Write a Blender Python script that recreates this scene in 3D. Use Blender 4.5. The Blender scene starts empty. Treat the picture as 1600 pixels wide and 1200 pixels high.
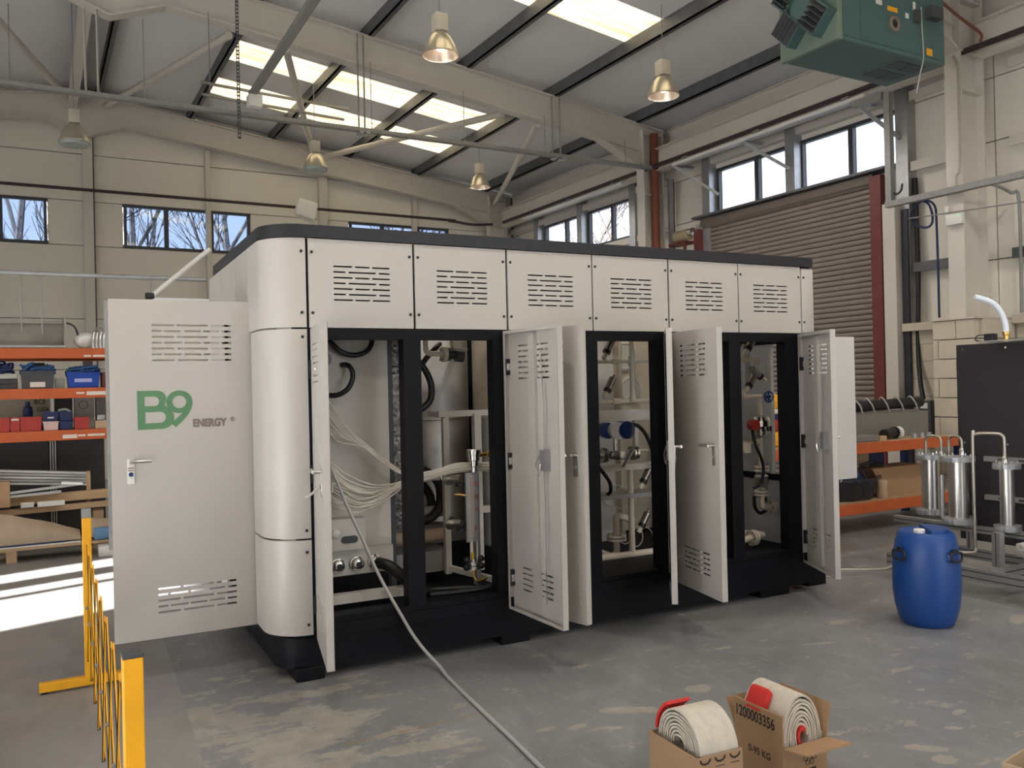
import bpy, bmesh, math, random
from mathutils import Vector, Matrix, noise
random.seed(7)
R = math.radians
scene = bpy.context.scene
COL = scene.collection

# ------------------------------------------------------------------ camera
# hall axes: x to the right-hand wall, y to the back wall, z up; eye 1.6 m above the floor
def _cam_matrix(roll, pitch, yaw):
    cols = []
    for v in ((1, 0, 0), (0, 1, 0), (0, 0, 1)):
        c, s = math.cos(yaw), math.sin(yaw)
        X = c * v[0] - s * v[1]; Z = s * v[0] + c * v[1]; Y = -v[2]
        c, s = math.cos(pitch), math.sin(pitch)
        Zc = c * Z + s * Y; Yc = -s * Z + c * Y
        c, s = math.cos(roll), math.sin(roll)
        cols.append((c * X - s * Yc, s * X + c * Yc, Zc))
    right = Vector([cols[j][0] for j in range(3)])
    down = Vector([cols[j][1] for j in range(3)])
    fwd = Vector([cols[j][2] for j in range(3)])
    m = Matrix.Identity(4)
    for i in range(3):
        m[i][0] = right[i]; m[i][1] = -down[i]; m[i][2] = -fwd[i]
    m.translation = (0, 0, 1.6)
    return m
cam_data = bpy.data.cameras.new('camera')
cam_data.sensor_width = 36.0
cam_data.lens = 1341.03 / 1600 * 36
cam_data.clip_end = 300
cam = bpy.data.objects.new('camera', cam_data)
COL.objects.link(cam)
cam.matrix_world = _cam_matrix(R(-1.3033), R(-0.1567), R(27.4678 + 1.7691))
scene.camera = cam

# ------------------------------------------------------------------ light and exposure
scene.view_settings.view_transform = 'Standard'
scene.view_settings.look = 'None'
scene.view_settings.gamma = 1.0
scene.view_settings.use_curve_mapping = False
scene.view_settings.exposure = 0.1

world = bpy.data.worlds.new('world'); scene.world = world; world.use_nodes = True
wn = world.node_tree; wn.nodes.clear()
w_out = wn.nodes.new('ShaderNodeOutputWorld'); w_bg = wn.nodes.new('ShaderNodeBackground')
w_tc = wn.nodes.new('ShaderNodeTexCoord'); w_sep = wn.nodes.new('ShaderNodeSeparateXYZ')
w_ramp = wn.nodes.new('ShaderNodeValToRGB')
w_ramp.color_ramp.elements[0].position = 0.0; w_ramp.color_ramp.elements[0].color = (0.93, 0.96, 1.0, 1)
w_ramp.color_ramp.elements[1].position = 0.6; w_ramp.color_ramp.elements[1].color = (0.62, 0.78, 1.0, 1)
wn.links.new(w_tc.outputs['Generated'], w_sep.inputs[0])
wn.links.new(w_sep.outputs['Z'], w_ramp.inputs[0])
wn.links.new(w_ramp.outputs[0], w_bg.inputs[0])
wn.links.new(w_bg.outputs[0], w_out.inputs[0])
SKY = 3.0
w_bg.inputs[1].default_value = SKY

sun_d = bpy.data.lights.new('sun', 'SUN'); sun_d.energy = 46.0; sun_d.angle = R(0.6); sun_d.color = (1.0, 0.98, 0.965)
sun = bpy.data.objects.new('sun', sun_d); COL.objects.link(sun)
sun_dir = Vector((1.0, 0.31, -0.43))
sun.rotation_euler = sun_dir.to_track_quat('-Z', 'Y').to_euler()
sun.location = (-20, 0, 15)
LAMP_POWER = 120.0
ROOFLIGHT = 2.0

# ------------------------------------------------------------------ materials
MATS = {}
def mat(name, col, rough=0.5, metal=0.0, var=0.0, vscale=3.0, bump=0.0, bscale=40.0, spec=0.5, coat=0.0, trans=0.0, emit=None, estr=0.0, stretch=None):
    if name in MATS: return MATS[name]
    m = bpy.data.materials.new(name); m.use_nodes = True
    nt = m.node_tree; b = nt.nodes['Principled BSDF']
    b.inputs['Base Color'].default_value = (*col, 1); b.inputs['Roughness'].default_value = rough
    b.inputs['Metallic'].default_value = metal; b.inputs['Specular IOR Level'].default_value = spec
    b.inputs['Coat Weight'].default_value = coat; b.inputs['Transmission Weight'].default_value = trans
    if emit: b.inputs['Emission Color'].default_value = (*emit, 1); b.inputs['Emission Strength'].default_value = estr
    if var or bump:
        tc = nt.nodes.new('ShaderNodeTexCoord'); src = tc.outputs['Object']
        if stretch:
            mp = nt.nodes.new('ShaderNodeMapping'); mp.inputs['Scale'].default_value = stretch
            nt.links.new(src, mp.inputs[0]); src = mp.outputs[0]
    if var:
        n = nt.nodes.new('ShaderNodeTexNoise'); n.inputs['Scale'].default_value = vscale; n.inputs['Detail'].default_value = 5
        nt.links.new(src, n.inputs['Vector'])
        mr = nt.nodes.new('ShaderNodeMapRange'); mr.inputs[1].default_value = .25; mr.inputs[2].default_value = .75
        mr.inputs[3].default_value = 1 - var; mr.inputs[4].default_value = 1 + var
        nt.links.new(n.outputs['Fac'], mr.inputs[0])
        mx = nt.nodes.new('ShaderNodeVectorMath'); mx.operation = 'SCALE'; mx.inputs[0].default_value = col
        nt.links.new(mr.outputs[0], mx.inputs['Scale']); nt.links.new(mx.outputs[0], b.inputs['Base Color'])
    if bump:
        n2 = nt.nodes.new('ShaderNodeTexNoise'); n2.inputs['Scale'].default_value = bscale
        nt.links.new(src, n2.inputs['Vector'])
        bp = nt.nodes.new('ShaderNodeBump'); bp.inputs['Strength'].default_value = bump; bp.inputs['Distance'].default_value = .01
        nt.links.new(n2.outputs['Fac'], bp.inputs['Height']); nt.links.new(bp.outputs[0], b.inputs['Normal'])
    MATS[name] = m
    return m

WHITE = mat('container paint', (.50, .472, .437), .36, var=.02, vscale=2)
WHITE2 = mat('cool white paint', (.68, .67, .65), .4)
BLACK = mat('black frame paint', (.006, .006, .009), .5, var=.15, spec=.15)
TRIM = mat('charcoal trim', (.022, .022, .027), .4, spec=.35)
RUBBER = mat('black rubber', (.012, .012, .013), .45)
DARKHOLE = mat('dark bolt', (.01, .01, .01), .5)
STEEL = mat('stainless steel', (.62, .60, .57), .28, 1.0, var=.06, vscale=8)
CHROME = mat('polished metal', (.75, .74, .72), .15, 1.0)
GALV = mat('galvanised steel', (.42, .43, .44), .45, .7, var=.12, vscale=12)
GALVD = mat('dull galvanised strut', (.30, .30, .29), .55, .4, var=.15, vscale=20)
FRAME = mat('cream steel paint', (.64, .60, .54), .5, var=.05, vscale=1.5)
PURLIN = mat('dark purlin steel', (.135, .14, .15), .5, .3, var=.2, vscale=4)
CLAD = mat('wall cladding', (.78, .74, .66), .6, var=.04, vscale=.7)
ROOFM = mat('roof lining', (.80, .80, .80), .6, var=.05, vscale=.6)
REDSTEEL = mat('maroon steel', (.16, .035, .035), .5, var=.15, vscale=6)
RUST = mat('red brown pipe', (.20, .055, .03), .55, var=.15, vscale=6)
SLATM = mat('roller slat', (.26, .22, .195), .45, .2, var=.08, vscale=5)
BLOCKM = mat('painted block', (.60, .54, .44), .7, var=.05, vscale=6, bump=.3, bscale=60)
CREAMPIPE = mat('cream pvc', (.72, .65, .53), .45)
INSIDE = mat('inner cabinet paint', (.66, .63, .57), .5, var=.04)
TANK = mat('cream tank', (.64, .56, .44), .5, var=.08)
ORANGE = mat('orange rack beam', (.55, .115, .03), .45, var=.12, vscale=5)
CARD = mat('cardboard', (.40, .25, .14), .8, var=.08, vscale=5)
CARDL = mat('light cardboard', (.50, .37, .24), .8, var=.08, vscale=5)
PAPER = mat('brown paper', (.40, .31, .22), .75, var=.12, vscale=6, bump=.4, bscale=10)
WOOD = mat('pale timber', (.52, .36, .21), .7, var=.12, vscale=5, stretch=(1, 8, 8))
YELLOW = mat('yellow paint', (.88, .42, .012), .4, var=.08, vscale=8)
BLUEP = mat('blue plastic', (.010, .065, .28), .38, var=.05)
BLUEBIN = mat('blue bin plastic', (.012, .06, .38), .45)
NAVY = mat('navy plastic', (.01, .022, .10), .5)
REDP = mat('red plastic', (.42, .035, .03), .45)
REDW = mat('red webbing', (.62, .03, .025), .7, bump=.3, bscale=200)
WEB = mat('white webbing', (.66, .60, .50), .8, var=.1, vscale=30, bump=.5, bscale=250)
GREEN = mat('heater green', (.07, .135, .135), .45, var=.06)
GREEND = mat('heater green light', (.17, .23, .19), .5)
LOGOG = mat('logo green', (.10, .235, .115), .45)
LOGOT = mat('logo grey', (.20, .165, .15), .5)
INK = mat('black ink', (.02, .017, .015), .7)
WHITEP = mat('white plastic', (.78, .77, .74), .4)
CABLEG = mat('grey cable', (.42, .42, .40), .5)
CLEAR = mat('clear tubing', (.72, .67, .58), .25, spec=.6)
ALU = mat('aluminium', (.60, .60, .60), .35, .85, var=.06, vscale=10)
GUN = mat('dark cabinet', (.045, .042, .046), .5)
BRASS = mat('brass', (.70, .47, .16), .3, 1.0)
BLUEV = mat('blue enamel', (.012, .04, .17), .3)
WINFRAME = mat('window frame', (.055, .055, .065), .4)
BARK = mat('bark', (.10, .085, .075), .9)
GROUND = mat('outside tarmac', (.16, .16, .16), .9, var=.1)
DARKGREY = mat('dark grey plastic', (.06, .062, .068), .5)
TAPE = mat('paper label', (.75, .68, .60), .7)

def glass(name, tint, refl=.06):
    m = bpy.data.materials.new(name); m.use_nodes = True; nt = m.node_tree; nt.nodes.clear()
    o = nt.nodes.new('ShaderNodeOutputMaterial'); t = nt.nodes.new('ShaderNodeBsdfTransparent'); g = nt.nodes.new('ShaderNodeBsdfGlossy')
    t.inputs[0].default_value = (*tint, 1); g.inputs['Roughness'].default_value = .03; g.inputs[0].default_value = (1, 1, 1, 1)
    mx = nt.nodes.new('ShaderNodeMixShader'); mx.inputs[0].default_value = refl
    nt.links.new(t.outputs[0], mx.inputs[1]); nt.links.new(g.outputs[0], mx.inputs[2]); nt.links.new(mx.outputs[0], o.inputs[0])
    return m
GLASS_BLUE = glass('blue tinted glass', (.45, .51, .61))
GLASS_CLEAR = glass('clear glass', (.90, .91, .93))

def rooflight_mat():
    m = bpy.data.materials.new('translucent roof sheet'); m.use_nodes = True; nt = m.node_tree
    b = nt.nodes['Principled BSDF']; b.inputs['Base Color'].default_value = (.8, .74, .6, 1); b.inputs['Roughness'].default_value = .5
    tc = nt.nodes.new('ShaderNodeTexCoord'); sp = nt.nodes.new('ShaderNodeSeparateXYZ'); nt.links.new(tc.outputs['Object'], sp.inputs[0])
    n = nt.nodes.new('ShaderNodeTexNoise'); n.inputs['Scale'].default_value = 6
    mp = nt.nodes.new('ShaderNodeMapping'); mp.inputs['Scale'].default_value = (.12, 1.2, 1); nt.links.new(tc.outputs['Object'], mp.inputs[0]); nt.links.new(mp.outputs[0], n.inputs['Vector'])
    ra = nt.nodes.new('ShaderNodeValToRGB'); ra.color_ramp.elements[0].position = .3; ra.color_ramp.elements[1].position = .7
    ra.color_ramp.elements[0].color = (.44, .34, .18, 1); ra.color_ramp.elements[1].color = (1, .87, .60, 1)
    nt.links.new(n.outputs['Fac'], ra.inputs[0]); nt.links.new(ra.outputs[0], b.inputs['Emission Color']); b.inputs['Emission Strength'].default_value = ROOFLIGHT
    return m
ROOFGLOW = rooflight_mat()

def floor_mat():
    m = bpy.data.materials.new('worn painted concrete'); m.use_nodes = True; nt = m.node_tree; b = nt.nodes['Principled BSDF']
    L = nt.links.new
    tc = nt.nodes.new('ShaderNodeTexCoord'); P = tc.outputs['Object']
    sep = nt.nodes.new('ShaderNodeSeparateXYZ'); L(P, sep.inputs[0])
    def noise_n(scale, detail=6, rough=.55, stretch=None, off=0):
        mp = nt.nodes.new('ShaderNodeMapping'); mp.inputs['Scale'].default_value = stretch or (1, 1, 1); mp.inputs['Location'].default_value = (off, off * .7, 0)
        L(P, mp.inputs[0]); n = nt.nodes.new('ShaderNodeTexNoise'); n.inputs['Scale'].default_value = scale; n.inputs['Detail'].default_value = detail; n.inputs['Roughness'].default_value = rough
        L(mp.outputs[0], n.inputs['Vector']); return n.outputs['Fac']
    def mth(op, a, c=None, clamp=False):
        n = nt.nodes.new('ShaderNodeMath'); n.operation = op; n.use_clamp = clamp
        for i, v in enumerate((a, c)):
            if v is None: continue
            if isinstance(v, (int, float)): n.inputs[i].default_value = v
            else: L(v, n.inputs[i])
        return n.outputs[0]
    def ramp(f, p0, p1, c0=(0, 0, 0, 1), c1=(1, 1, 1, 1)):
        r = nt.nodes.new('ShaderNodeValToRGB'); r.color_ramp.elements[0].position = p0; r.color_ramp.elements[1].position = p1
        r.color_ramp.elements[0].color = c0; r.color_ramp.elements[1].color = c1; L(f, r.inputs[0]); return r.outputs[0]
    def mix(f, a, c):
        n = nt.nodes.new('ShaderNodeMix'); n.data_type = 'RGBA'
        if isinstance(f, (int, float)): n.inputs[0].default_value = f
        else: L(f, n.inputs[0])
        for i, v in ((6, a), (7, c)):
            if isinstance(v, tuple): n.inputs[i].default_value = v
            else: L(v, n.inputs[i])
        return n.outputs[2]
    x, y = sep.outputs['X'], sep.outputs['Y']
    paint = ramp(noise_n(1.3, 8, .6), .3, .72, (.190, .194, .198, 1), (.270, .275, .28, 1))
    paint = mix(ramp(noise_n(22, 4, .7, (1, .25, 1)), .52, .75), paint, (.30, .297, .29, 1))
    bare = ramp(noise_n(2.2, 9, .65, (1, .6, 1), 5), .3, .75, (.25, .242, .23, 1), (.34, .33, .31, 1))
    # worn zone: flaked paint near x 0.7..1.6, y 3.2..5.2
    dx = mth('DIVIDE', mth('ABSOLUTE', mth('SUBTRACT', x, 1.0)), .75); dy = mth('DIVIDE', mth('ABSOLUTE', mth('SUBTRACT', y, 4.0)), 1.3)
    zone = mth('SUBTRACT', 1.0, mth('MAXIMUM', dx, dy), True)
    flake = noise_n(3.2, 13, .70, (1.0, 2.0, 1), 2)
    worn = ramp(mth('ADD', flake, mth('MULTIPLY', zone, .20)), .595, .63)
    spots = ramp(noise_n(3.4, 4, .55, (1.0, 1.4, 1), 11.3), .662, .672)
    chips = ramp(noise_n(15, 3, .5, (1, 1.6, 1), 3.1), .715, .73)
    patch = mth('MAXIMUM', mth('MAXIMUM', worn, mth('MULTIPLY', spots, .85)), mth('MULTIPLY', chips, .9))
    # larger bare patches with ragged edges: centre x, y, half sizes, turn
    rag = mth('MULTIPLY', mth('SUBTRACT', noise_n(11, 5, .6, None, 4.2), .5), 1.7)
    for cx, cy, rx, ry, tn in ((2.53, 3.41, .17, .045, -30), (3.01, 3.46, .07, .055, 0), (1.50, 3.56, .24, .055, -12), (3.33, 2.38, .09, .04, -40), (3.30, 2.27, .055, .04, 0), (3.83, 2.55, .045, .02, 0), (3.63, 2.45, .05, .02, -30), (2.20, 3.38, .06, .025, 0), (2.06, 3.43, .05, .02, 0), (4.14, 3.65, .11, .02, -20), (4.6, 3.9, .08, .03, 10), (5.6, 3.3, .12, .05, 20), (3.6, 3.9, .06, .02, 0)):
        mp = nt.nodes.new('ShaderNodeMapping'); mp.vector_type = 'TEXTURE'; mp.inputs['Location'].default_value = (cx, cy, 0); mp.inputs['Rotation'].default_value = (0, 0, R(tn)); mp.inputs['Scale'].default_value = (rx, ry, 1)
        L(P, mp.inputs[0]); ln_ = nt.nodes.new('ShaderNodeVectorMath'); ln_.operation = 'LENGTH'; L(mp.outputs[0], ln_.inputs[0])
        patch = mth('MAXIMUM', patch, mth('LESS_THAN', mth('ADD', ln_.outputs['Value'], rag), 1.0))
    beige = ramp(noise_n(9, 5), .3, .7, (.30, .28, .245, 1), (.41, .385, .34, 1))
    col = mix(patch, paint, beige)
    # thin yellow line remnant
    ln = mth('LESS_THAN', mth('ABSOLUTE', mth('SUBTRACT', y, 3.77)), .011)
    ln = mth('MULTIPLY', ln, mth('MULTIPLY', mth('GREATER_THAN', x, 1.2), mth('LESS_THAN', x, 1.95)))
    ln = mth('MULTIPLY', ln, ramp(noise_n(14), .40, .55))
    col = mix(mth('MULTIPLY', ln, .6), col, (.30, .22, .07, 1))
    # unpainted side, left of a straight joint  x < 0.435 + 0.048*y
    side = mth('LESS_THAN', x, mth('ADD', .43, mth('MULTIPLY', y, .0485)))
    col = mix(side, col, bare)
    scr = ramp(noise_n(5, 10, .75, (.5, 3, 1), 8), .62, .70)
    col = mix(mth('MULTIPLY', scr, .42), col, (.10, .10, .095, 1))
    grit = ramp(noise_n(48, 6, .8, (1, .5, 1), 6), .56, .72)
    col = mix(mth('MULTIPLY', grit, .35), col, (.095, .095, .09, 1))
    L(col, b.inputs['Base Color'])
    L(ramp(noise_n(3, 6), .3, .7, (.30, .30, .30, 1), (.5, .5, .5, 1)), b.inputs['Roughness'])
    bp = nt.nodes.new('ShaderNodeBump'); bp.inputs['Strength'].default_value = .12; bp.inputs['Distance'].default_value = .004
    L(noise_n(60, 4), bp.inputs['Height']); L(bp.outputs[0], b.inputs['Normal'])
    return m
FLOORM = floor_mat()

# ------------------------------------------------------------------ mesh helpers
FR = {}
class MB:
    def __init__(s): s.v = []; s.f = []
    def add(s, vs, fs):
        o = len(s.v); s.v += [Vector(p) for p in vs]; s.f += [tuple(i + o for i in f) for f in fs]; return s
    def box(s, x0, x1, y0, y1, z0, z1):
        return s.add([(x0, y0, z0), (x1, y0, z0), (x1, y1, z0), (x0, y1, z0), (x0, y0, z1), (x1, y0, z1), (x1, y1, z1), (x0, y1, z1)],
                     [(3, 2, 1, 0), (4, 5, 6, 7), (0, 1, 5, 4), (1, 2, 6, 5), (2, 3, 7, 6), (3, 0, 4, 7)])
    def cbox(s, cx, cy, z0, w, d, h): return s.box(cx - w / 2, cx + w / 2, cy - d / 2, cy + d / 2, z0, z0 + h)
    def bbox_(s, x0, x1, y0, y1, z0, z1, b):   # box with chamfered edges
        b = min(b, (x1 - x0) / 2.01, (y1 - y0) / 2.01, (z1 - z0) / 2.01)
        bm = bmesh.new(); bmesh.ops.create_cube(bm, size=1)
        for v in bm.verts: v.co = Vector((x0 + (v.co.x + .5) * (x1 - x0), y0 + (v.co.y + .5) * (y1 - y0), z0 + (v.co.z + .5) * (z1 - z0)))
        bmesh.ops.bevel(bm, geom=list(bm.edges), offset=b, segments=2, affect='EDGES', profile=.5)
        bm.verts.index_update()
        s.add([v.co.copy() for v in bm.verts], [tuple(v.index for v in f.verts) for f in bm.faces]); bm.free(); return s
    def bar(s, p0, p1, w, h=None, up=(0, 0, 1)):
        h = h or w; p0 = Vector(p0); p1 = Vector(p1); d = (p1 - p0).normalized(); u = Vector(up)
        if abs(d.dot(u)) > .98: u = Vector((1, 0, 0))
        sd = d.cross(u).normalized(); u2 = sd.cross(d).normalized(); a = sd * w / 2; b = u2 * h / 2
        return s.add([p0 - a - b, p0 + a - b, p0 + a + b, p0 - a + b, p1 - a - b, p1 + a - b, p1 + a + b, p1 - a + b],
                     [(0, 1, 2, 3), (7, 6, 5, 4), (4, 5, 1, 0), (5, 6, 2, 1), (6, 7, 3, 2), (7, 4, 0, 3)])
    def cyl(s, p0, p1, r, n=14, r1=None, cap=True):
        r1 = r if r1 is None else r1; p0 = Vector(p0); p1 = Vector(p1); d = (p1 - p0).normalized()
        u = Vector((0, 0, 1)) if abs(d.z) < .9 else Vector((1, 0, 0)); a = d.cross(u).normalized(); b = d.cross(a)
        vs = []
        for p, rr in ((p0, r), (p1, r1)):
            for i in range(n):
                t = 2 * math.pi * i / n; vs.append(p + (a * math.cos(t) + b * math.sin(t)) * rr)
        fs = [(i, (i + 1) % n, n + (i + 1) % n, n + i) for i in range(n)]
        if cap: fs += [tuple(range(n))[::-1], tuple(range(n, 2 * n))]
        return s.add(vs, fs)
    def tube(s, pts, r, n=8, sm=0, closed=False):
        pts = [Vector(p) for p in pts]
        if sm: pts = spline(pts, sm)
        d = (pts[1] - pts[0]).normalized(); u = Vector((0, 0, 1)) if abs(d.z) < .9 else Vector((1, 0, 0))
        a = d.cross(u).normalized(); vs = []
        for k, p in enumerate(pts):
            d = (pts[min(k + 1, len(pts) - 1)] - pts[max(k - 1, 0)]).normalized()
            a = (a - d * a.dot(d)).normalized(); b = d.cross(a)
            rr = r[k] if isinstance(r, (list, tuple)) else r
            for i in range(n):
                t = 2 * math.pi * i / n; vs.append(p + (a * math.cos(t) + b * math.sin(t)) * rr)
        fs = []
        for k in range(len(pts) - 1):
            for i in range(n): fs.append((k * n + i, k * n + (i + 1) % n, (k + 1) * n + (i + 1) % n, (k + 1) * n + i))
        fs += [tuple(range(n))[::-1], tuple(range((len(pts) - 1) * n, len(pts) * n))]
        return s.add(vs, fs)
    def lathe(s, prof, c=(0, 0, 0), n=28, axis=(0, 0, 1), cap=True):
        c = Vector(c); ax = Vector(axis).normalized(); u = Vector((1, 0, 0)) if abs(ax.x) < .9 else Vector((0, 1, 0))
        a = ax.cross(u).normalized(); b = ax.cross(a); vs = []
        for r, h in prof:
            for i in range(n):
                t = 2 * math.pi * i / n; vs.append(c + ax * h + (a * math.cos(t) + b * math.sin(t)) * max(r, 1e-4))
        fs = []
        for k in range(len(prof) - 1):
            for i in range(n): fs.append((k * n + i, k * n + (i + 1) % n, (k + 1) * n + (i + 1) % n, (k + 1) * n + i))
        if cap: fs += [tuple(range(n))[::-1], tuple(range((len(prof) - 1) * n, len(prof) * n))]
        return s.add(vs, fs)
    def prism(s, poly, d, M=None):
        n = len(poly); M = M or Matrix.Identity(4)
        vs = [M @ Vector((p[0], p[1], 0)) for p in poly] + [M @ Vector((p[0], p[1], d)) for p in poly]
        return s.add(vs, [tuple(range(n))[::-1], tuple(range(n, 2 * n))] + [(i, (i + 1) % n, n + (i + 1) % n, n + i) for i in range(n)])
    def ball(s, c, r, n=12, sq=(1, 1, 1)):
        prof = [(math.sin(math.pi * k / n) * r, -math.cos(math.pi * k / n) * r) for k in range(n + 1)]
        o = len(s.v); s.lathe(prof, (0, 0, 0), n * 2)
        for v in s.v[o:]: v.x = v.x * sq[0] + c[0]; v.y = v.y * sq[1] + c[1]; v.z = v.z * sq[2] + c[2]
        return s
    def xf(s, M, start=0):
        for i in range(start, len(s.v)): s.v[i] = M @ s.v[i]
        return s
    def build(s, name, m, parent=None, smooth=True, org=None):
        if parent is not None: o = FR[parent.name]
        elif org is not None: o = Vector(org)
        else:
            lo = [min(v[i] for v in s.v) for i in range(3)]; hi = [max(v[i] for v in s.v) for i in range(3)]
            o = Vector(((lo[0] + hi[0]) / 2, (lo[1] + hi[1]) / 2, lo[2]))
        me = bpy.data.meshes.new(name)
        me.from_pydata([tuple(v - o) for v in s.v], [], s.f)
        bm = bmesh.new(); bm.from_mesh(me); bmesh.ops.recalc_face_normals(bm, faces=bm.faces); bm.to_mesh(me); bm.free()
        me.materials.append(m)
        if smooth:
            me.polygons.foreach_set('use_smooth', [True] * len(me.polygons)); me.set_sharp_from_angle(angle=.65)
        ob = bpy.data.objects.new(name, me); COL.objects.link(ob)
        if parent is not None: ob.parent = parent
        else: ob.location = o
        FR[ob.name] = o.copy()
        return ob

def spline(pts, k):
    out = []; n = len(pts)
    for i in range(n - 1):
        p0 = pts[max(i - 1, 0)]; p1 = pts[i]; p2 = pts[i + 1]; p3 = pts[min(i + 2, n - 1)]
        for j in range(k):
            t = j / k
            out.append(.5 * ((2 * p1) + (p2 - p0) * t + (2 * p0 - 5 * p1 + 4 * p2 - p3) * t * t + (-p0 + 3 * p1 - 3 * p2 + p3) * t ** 3))
    out.append(pts[-1]); return out

def tag(o, label=None, cat=None, group=None, kind=None):
    if label: o['label'] = label
    if cat: o['category'] = cat
    if group: o['group'] = group
    if kind: o['kind'] = kind
    return o
def thing(name, label, cat, org, group=None, rot=0.0, loc=None, kind=None):
    e = bpy.data.objects.new(name, None); COL.objects.link(e); e.empty_display_size = .1
    e.location = loc if loc is not None else org; e.rotation_euler = (0, 0, rot); FR[e.name] = Vector(org)
    return tag(e, label, cat, group, kind)
def copy_tree(o, parent=None):
    c = o.copy(); COL.objects.link(c); c.parent = parent
    if o.name in FR: FR[c.name] = FR[o.name]
    for ch in list(o.children): copy_tree(ch, c)
    return c
def inst(o, loc, parent=None, rot=None):      # a copy that shares the mesh of a child piece
    c = o.copy(); COL.objects.link(c); c.parent = parent if parent is not None else o.parent; c.location = loc
    if rot is not None: c.rotation_euler = rot
    FR[c.name] = FR.get(o.name, Vector()); return c
def struct(name, mb, m, smooth=False, label=None):
    o = mb.build(name, m, None, smooth, org=(0, 0, 0)); o['kind'] = 'structure'
    if label: o['label'] = label
    return o
def text(name, body, size, m, M, parent, extrude=.0005, bold=0.0, align='LEFT', sx=1.0):
    cu = bpy.data.curves.new(name, 'FONT'); cu.body = body; cu.size = size; cu.extrude = extrude; cu.offset = bold; cu.align_x = align
    t = bpy.data.objects.new(name, cu); COL.objects.link(t)
    bpy.context.view_layer.update()
    me = bpy.data.meshes.new_from_object(t.evaluated_get(bpy.context.evaluated_depsgraph_get()))
    bpy.data.objects.remove(t); bpy.data.curves.remove(cu)
    o = FR[parent.name]
    for v in me.vertices: v.co = (M @ Vector((v.co.x * sx, v.co.y, v.co.z))) - o
    me.materials.clear(); me.materials.append(m)
    ob = bpy.data.objects.new(name, me); COL.objects.link(ob); ob.parent = parent; FR[ob.name] = o.copy()
    return ob
def plane_m(origin, ux, uz):   # local x -> ux, local y -> uz, local z -> outward normal
    ux = Vector(ux).normalized(); uz = Vector(uz).normalized(); n = ux.cross(uz)
    M = Matrix.Identity(4)
    for i in range(3): M[i][0] = ux[i]; M[i][1] = uz[i]; M[i][2] = n[i]; M[i][3] = origin[i]
    return M
def slotted(mb, x0, x1, z0, z1, y0, y1, slots):   # plate in x-z with slot holes (list of (xa, xb, za, zb))
    zs = sorted({z0, z1} | {s[2] for s in slots} | {s[3] for s in slots})
    for a, b in zip(zs, zs[1:]):
        hs = sorted((s[0], s[1]) for s in slots if s[2] < (a + b) / 2 < s[3]); x = x0
        for h in hs: mb.box(x, h[0], y0, y1, a, b); x = h[1]
        mb.box(x, x1, y0, y1, a, b)
    return mb
SL_A = ((0, .275), (.313, .70), (.741, 1)); SL_B = ((0, .12), (.152, .372), (.404, .612), (.644, .848), (.88, 1))
SP_A = ((0, .331), (.377, .637), (.683, 1)); SP_B = ((0, .209), (.263, .751), (.803, 1))
def slot_rows(x0, w, ztop, n, pitch, hgt, A, B):
    out = []
    for k in range(n):
        for a, b in (A if k % 2 == 0 else B): out.append((x0 + a * w, x0 + b * w, ztop - k * pitch - hgt / 2, ztop - k * pitch + hgt / 2))
    return out
# ================================================================== THE HALL
XL, XR, YF, YB, RIDGE = -8.3, 10.2, -5.8, 18.0, .95
FRAMES = (-5.55, .3, 6.15, 12.0, 17.75)
def roofz(x): return 7.42 - .13 * abs(x - RIDGE)

floor = struct('floor', MB().box(XL - .3, XR + .3, YF - .3, YB + .3, -.2, 0), FLOORM, label='grey painted concrete hall floor with flaked worn patches')
struct('ground_outside', MB().box(-60, 70, -60, 80, -.4, -.21), GROUND, label='tarmac ground around the hall')

# ---- back wall
BW = [(-1.2, .32), (1.59, 3.99), (6.09, 8.48)]           # window spans in x
WZ0, WZ1 = 4.43, 5.27
mb = MB(); slotted(mb, XL - .1, XR + .1, 0, 6.15, YB + .04, YB + .12, [(a, b, WZ0, WZ1) for a, b in BW])
mb.prism([(XL - .1, 6.15), (XR + .1, 6.15), (RIDGE, roofz(RIDGE) + .1)], .08, Matrix.Translation((0, YB + .12, 0)) @ Matrix.Rotation(R(90), 4, 'X'))
wall_back = struct('wall_back', mb, GALVD, label='cream clad gable wall with high windows')  # dark backing colour stands in for shade in the panel gaps
XS = [XL, -5.6, -3.3, -1.25, .99, 3.15, 5.5, 7.6, XR - .05]
def sub_iv(a, b, holes):
    out = [(a, b)]
    for h0, h1 in holes:
        nx = []
        for p, q in out:
            if h1 <= p or h0 >= q: nx.append((p, q)); continue
            if h0 > p: nx.append((p, h0))
            if h1 < q: nx.append((h1, q))
        out = nx
    return [(p, q) for p, q in out if q - p > .03]
G = .008
for z0, z1 in ((0, 1.15), (1.15, 2.1), (2.1, 3.05), (3.05, 4.43), (4.43, 5.27), (5.27, 6.15)):
    for a, b in zip(XS, XS[1:]):
        for p, q in sub_iv(a, b, BW if z0 == 4.43 else []):
            MB().box(p + G, q - G, YB, YB + .04, z0 + G, z1 - G).build('cladding_panel', CLAD, wall_back, False)
for a, b in zip(XS, XS[1:]):
    pts = [(a + G, 6.16), (b - G, 6.16), (b - G, roofz(b - G) - .02)] + ([(RIDGE, roofz(RIDGE) - .02)] if a < RIDGE < b else []) + [(a + G, roofz(a + G) - .02)]
    if pts[2][1] < 6.2: pts = [(a + G, 6.16), (b - G - .6, 6.16)] + pts[-1:]
    MB().prism(pts, .04, Matrix.Translation((0, YB + .04, 0)) @ Matrix.Rotation(R(90), 4, 'X')).build('cladding_panel', CLAD, wall_back, False)
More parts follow.
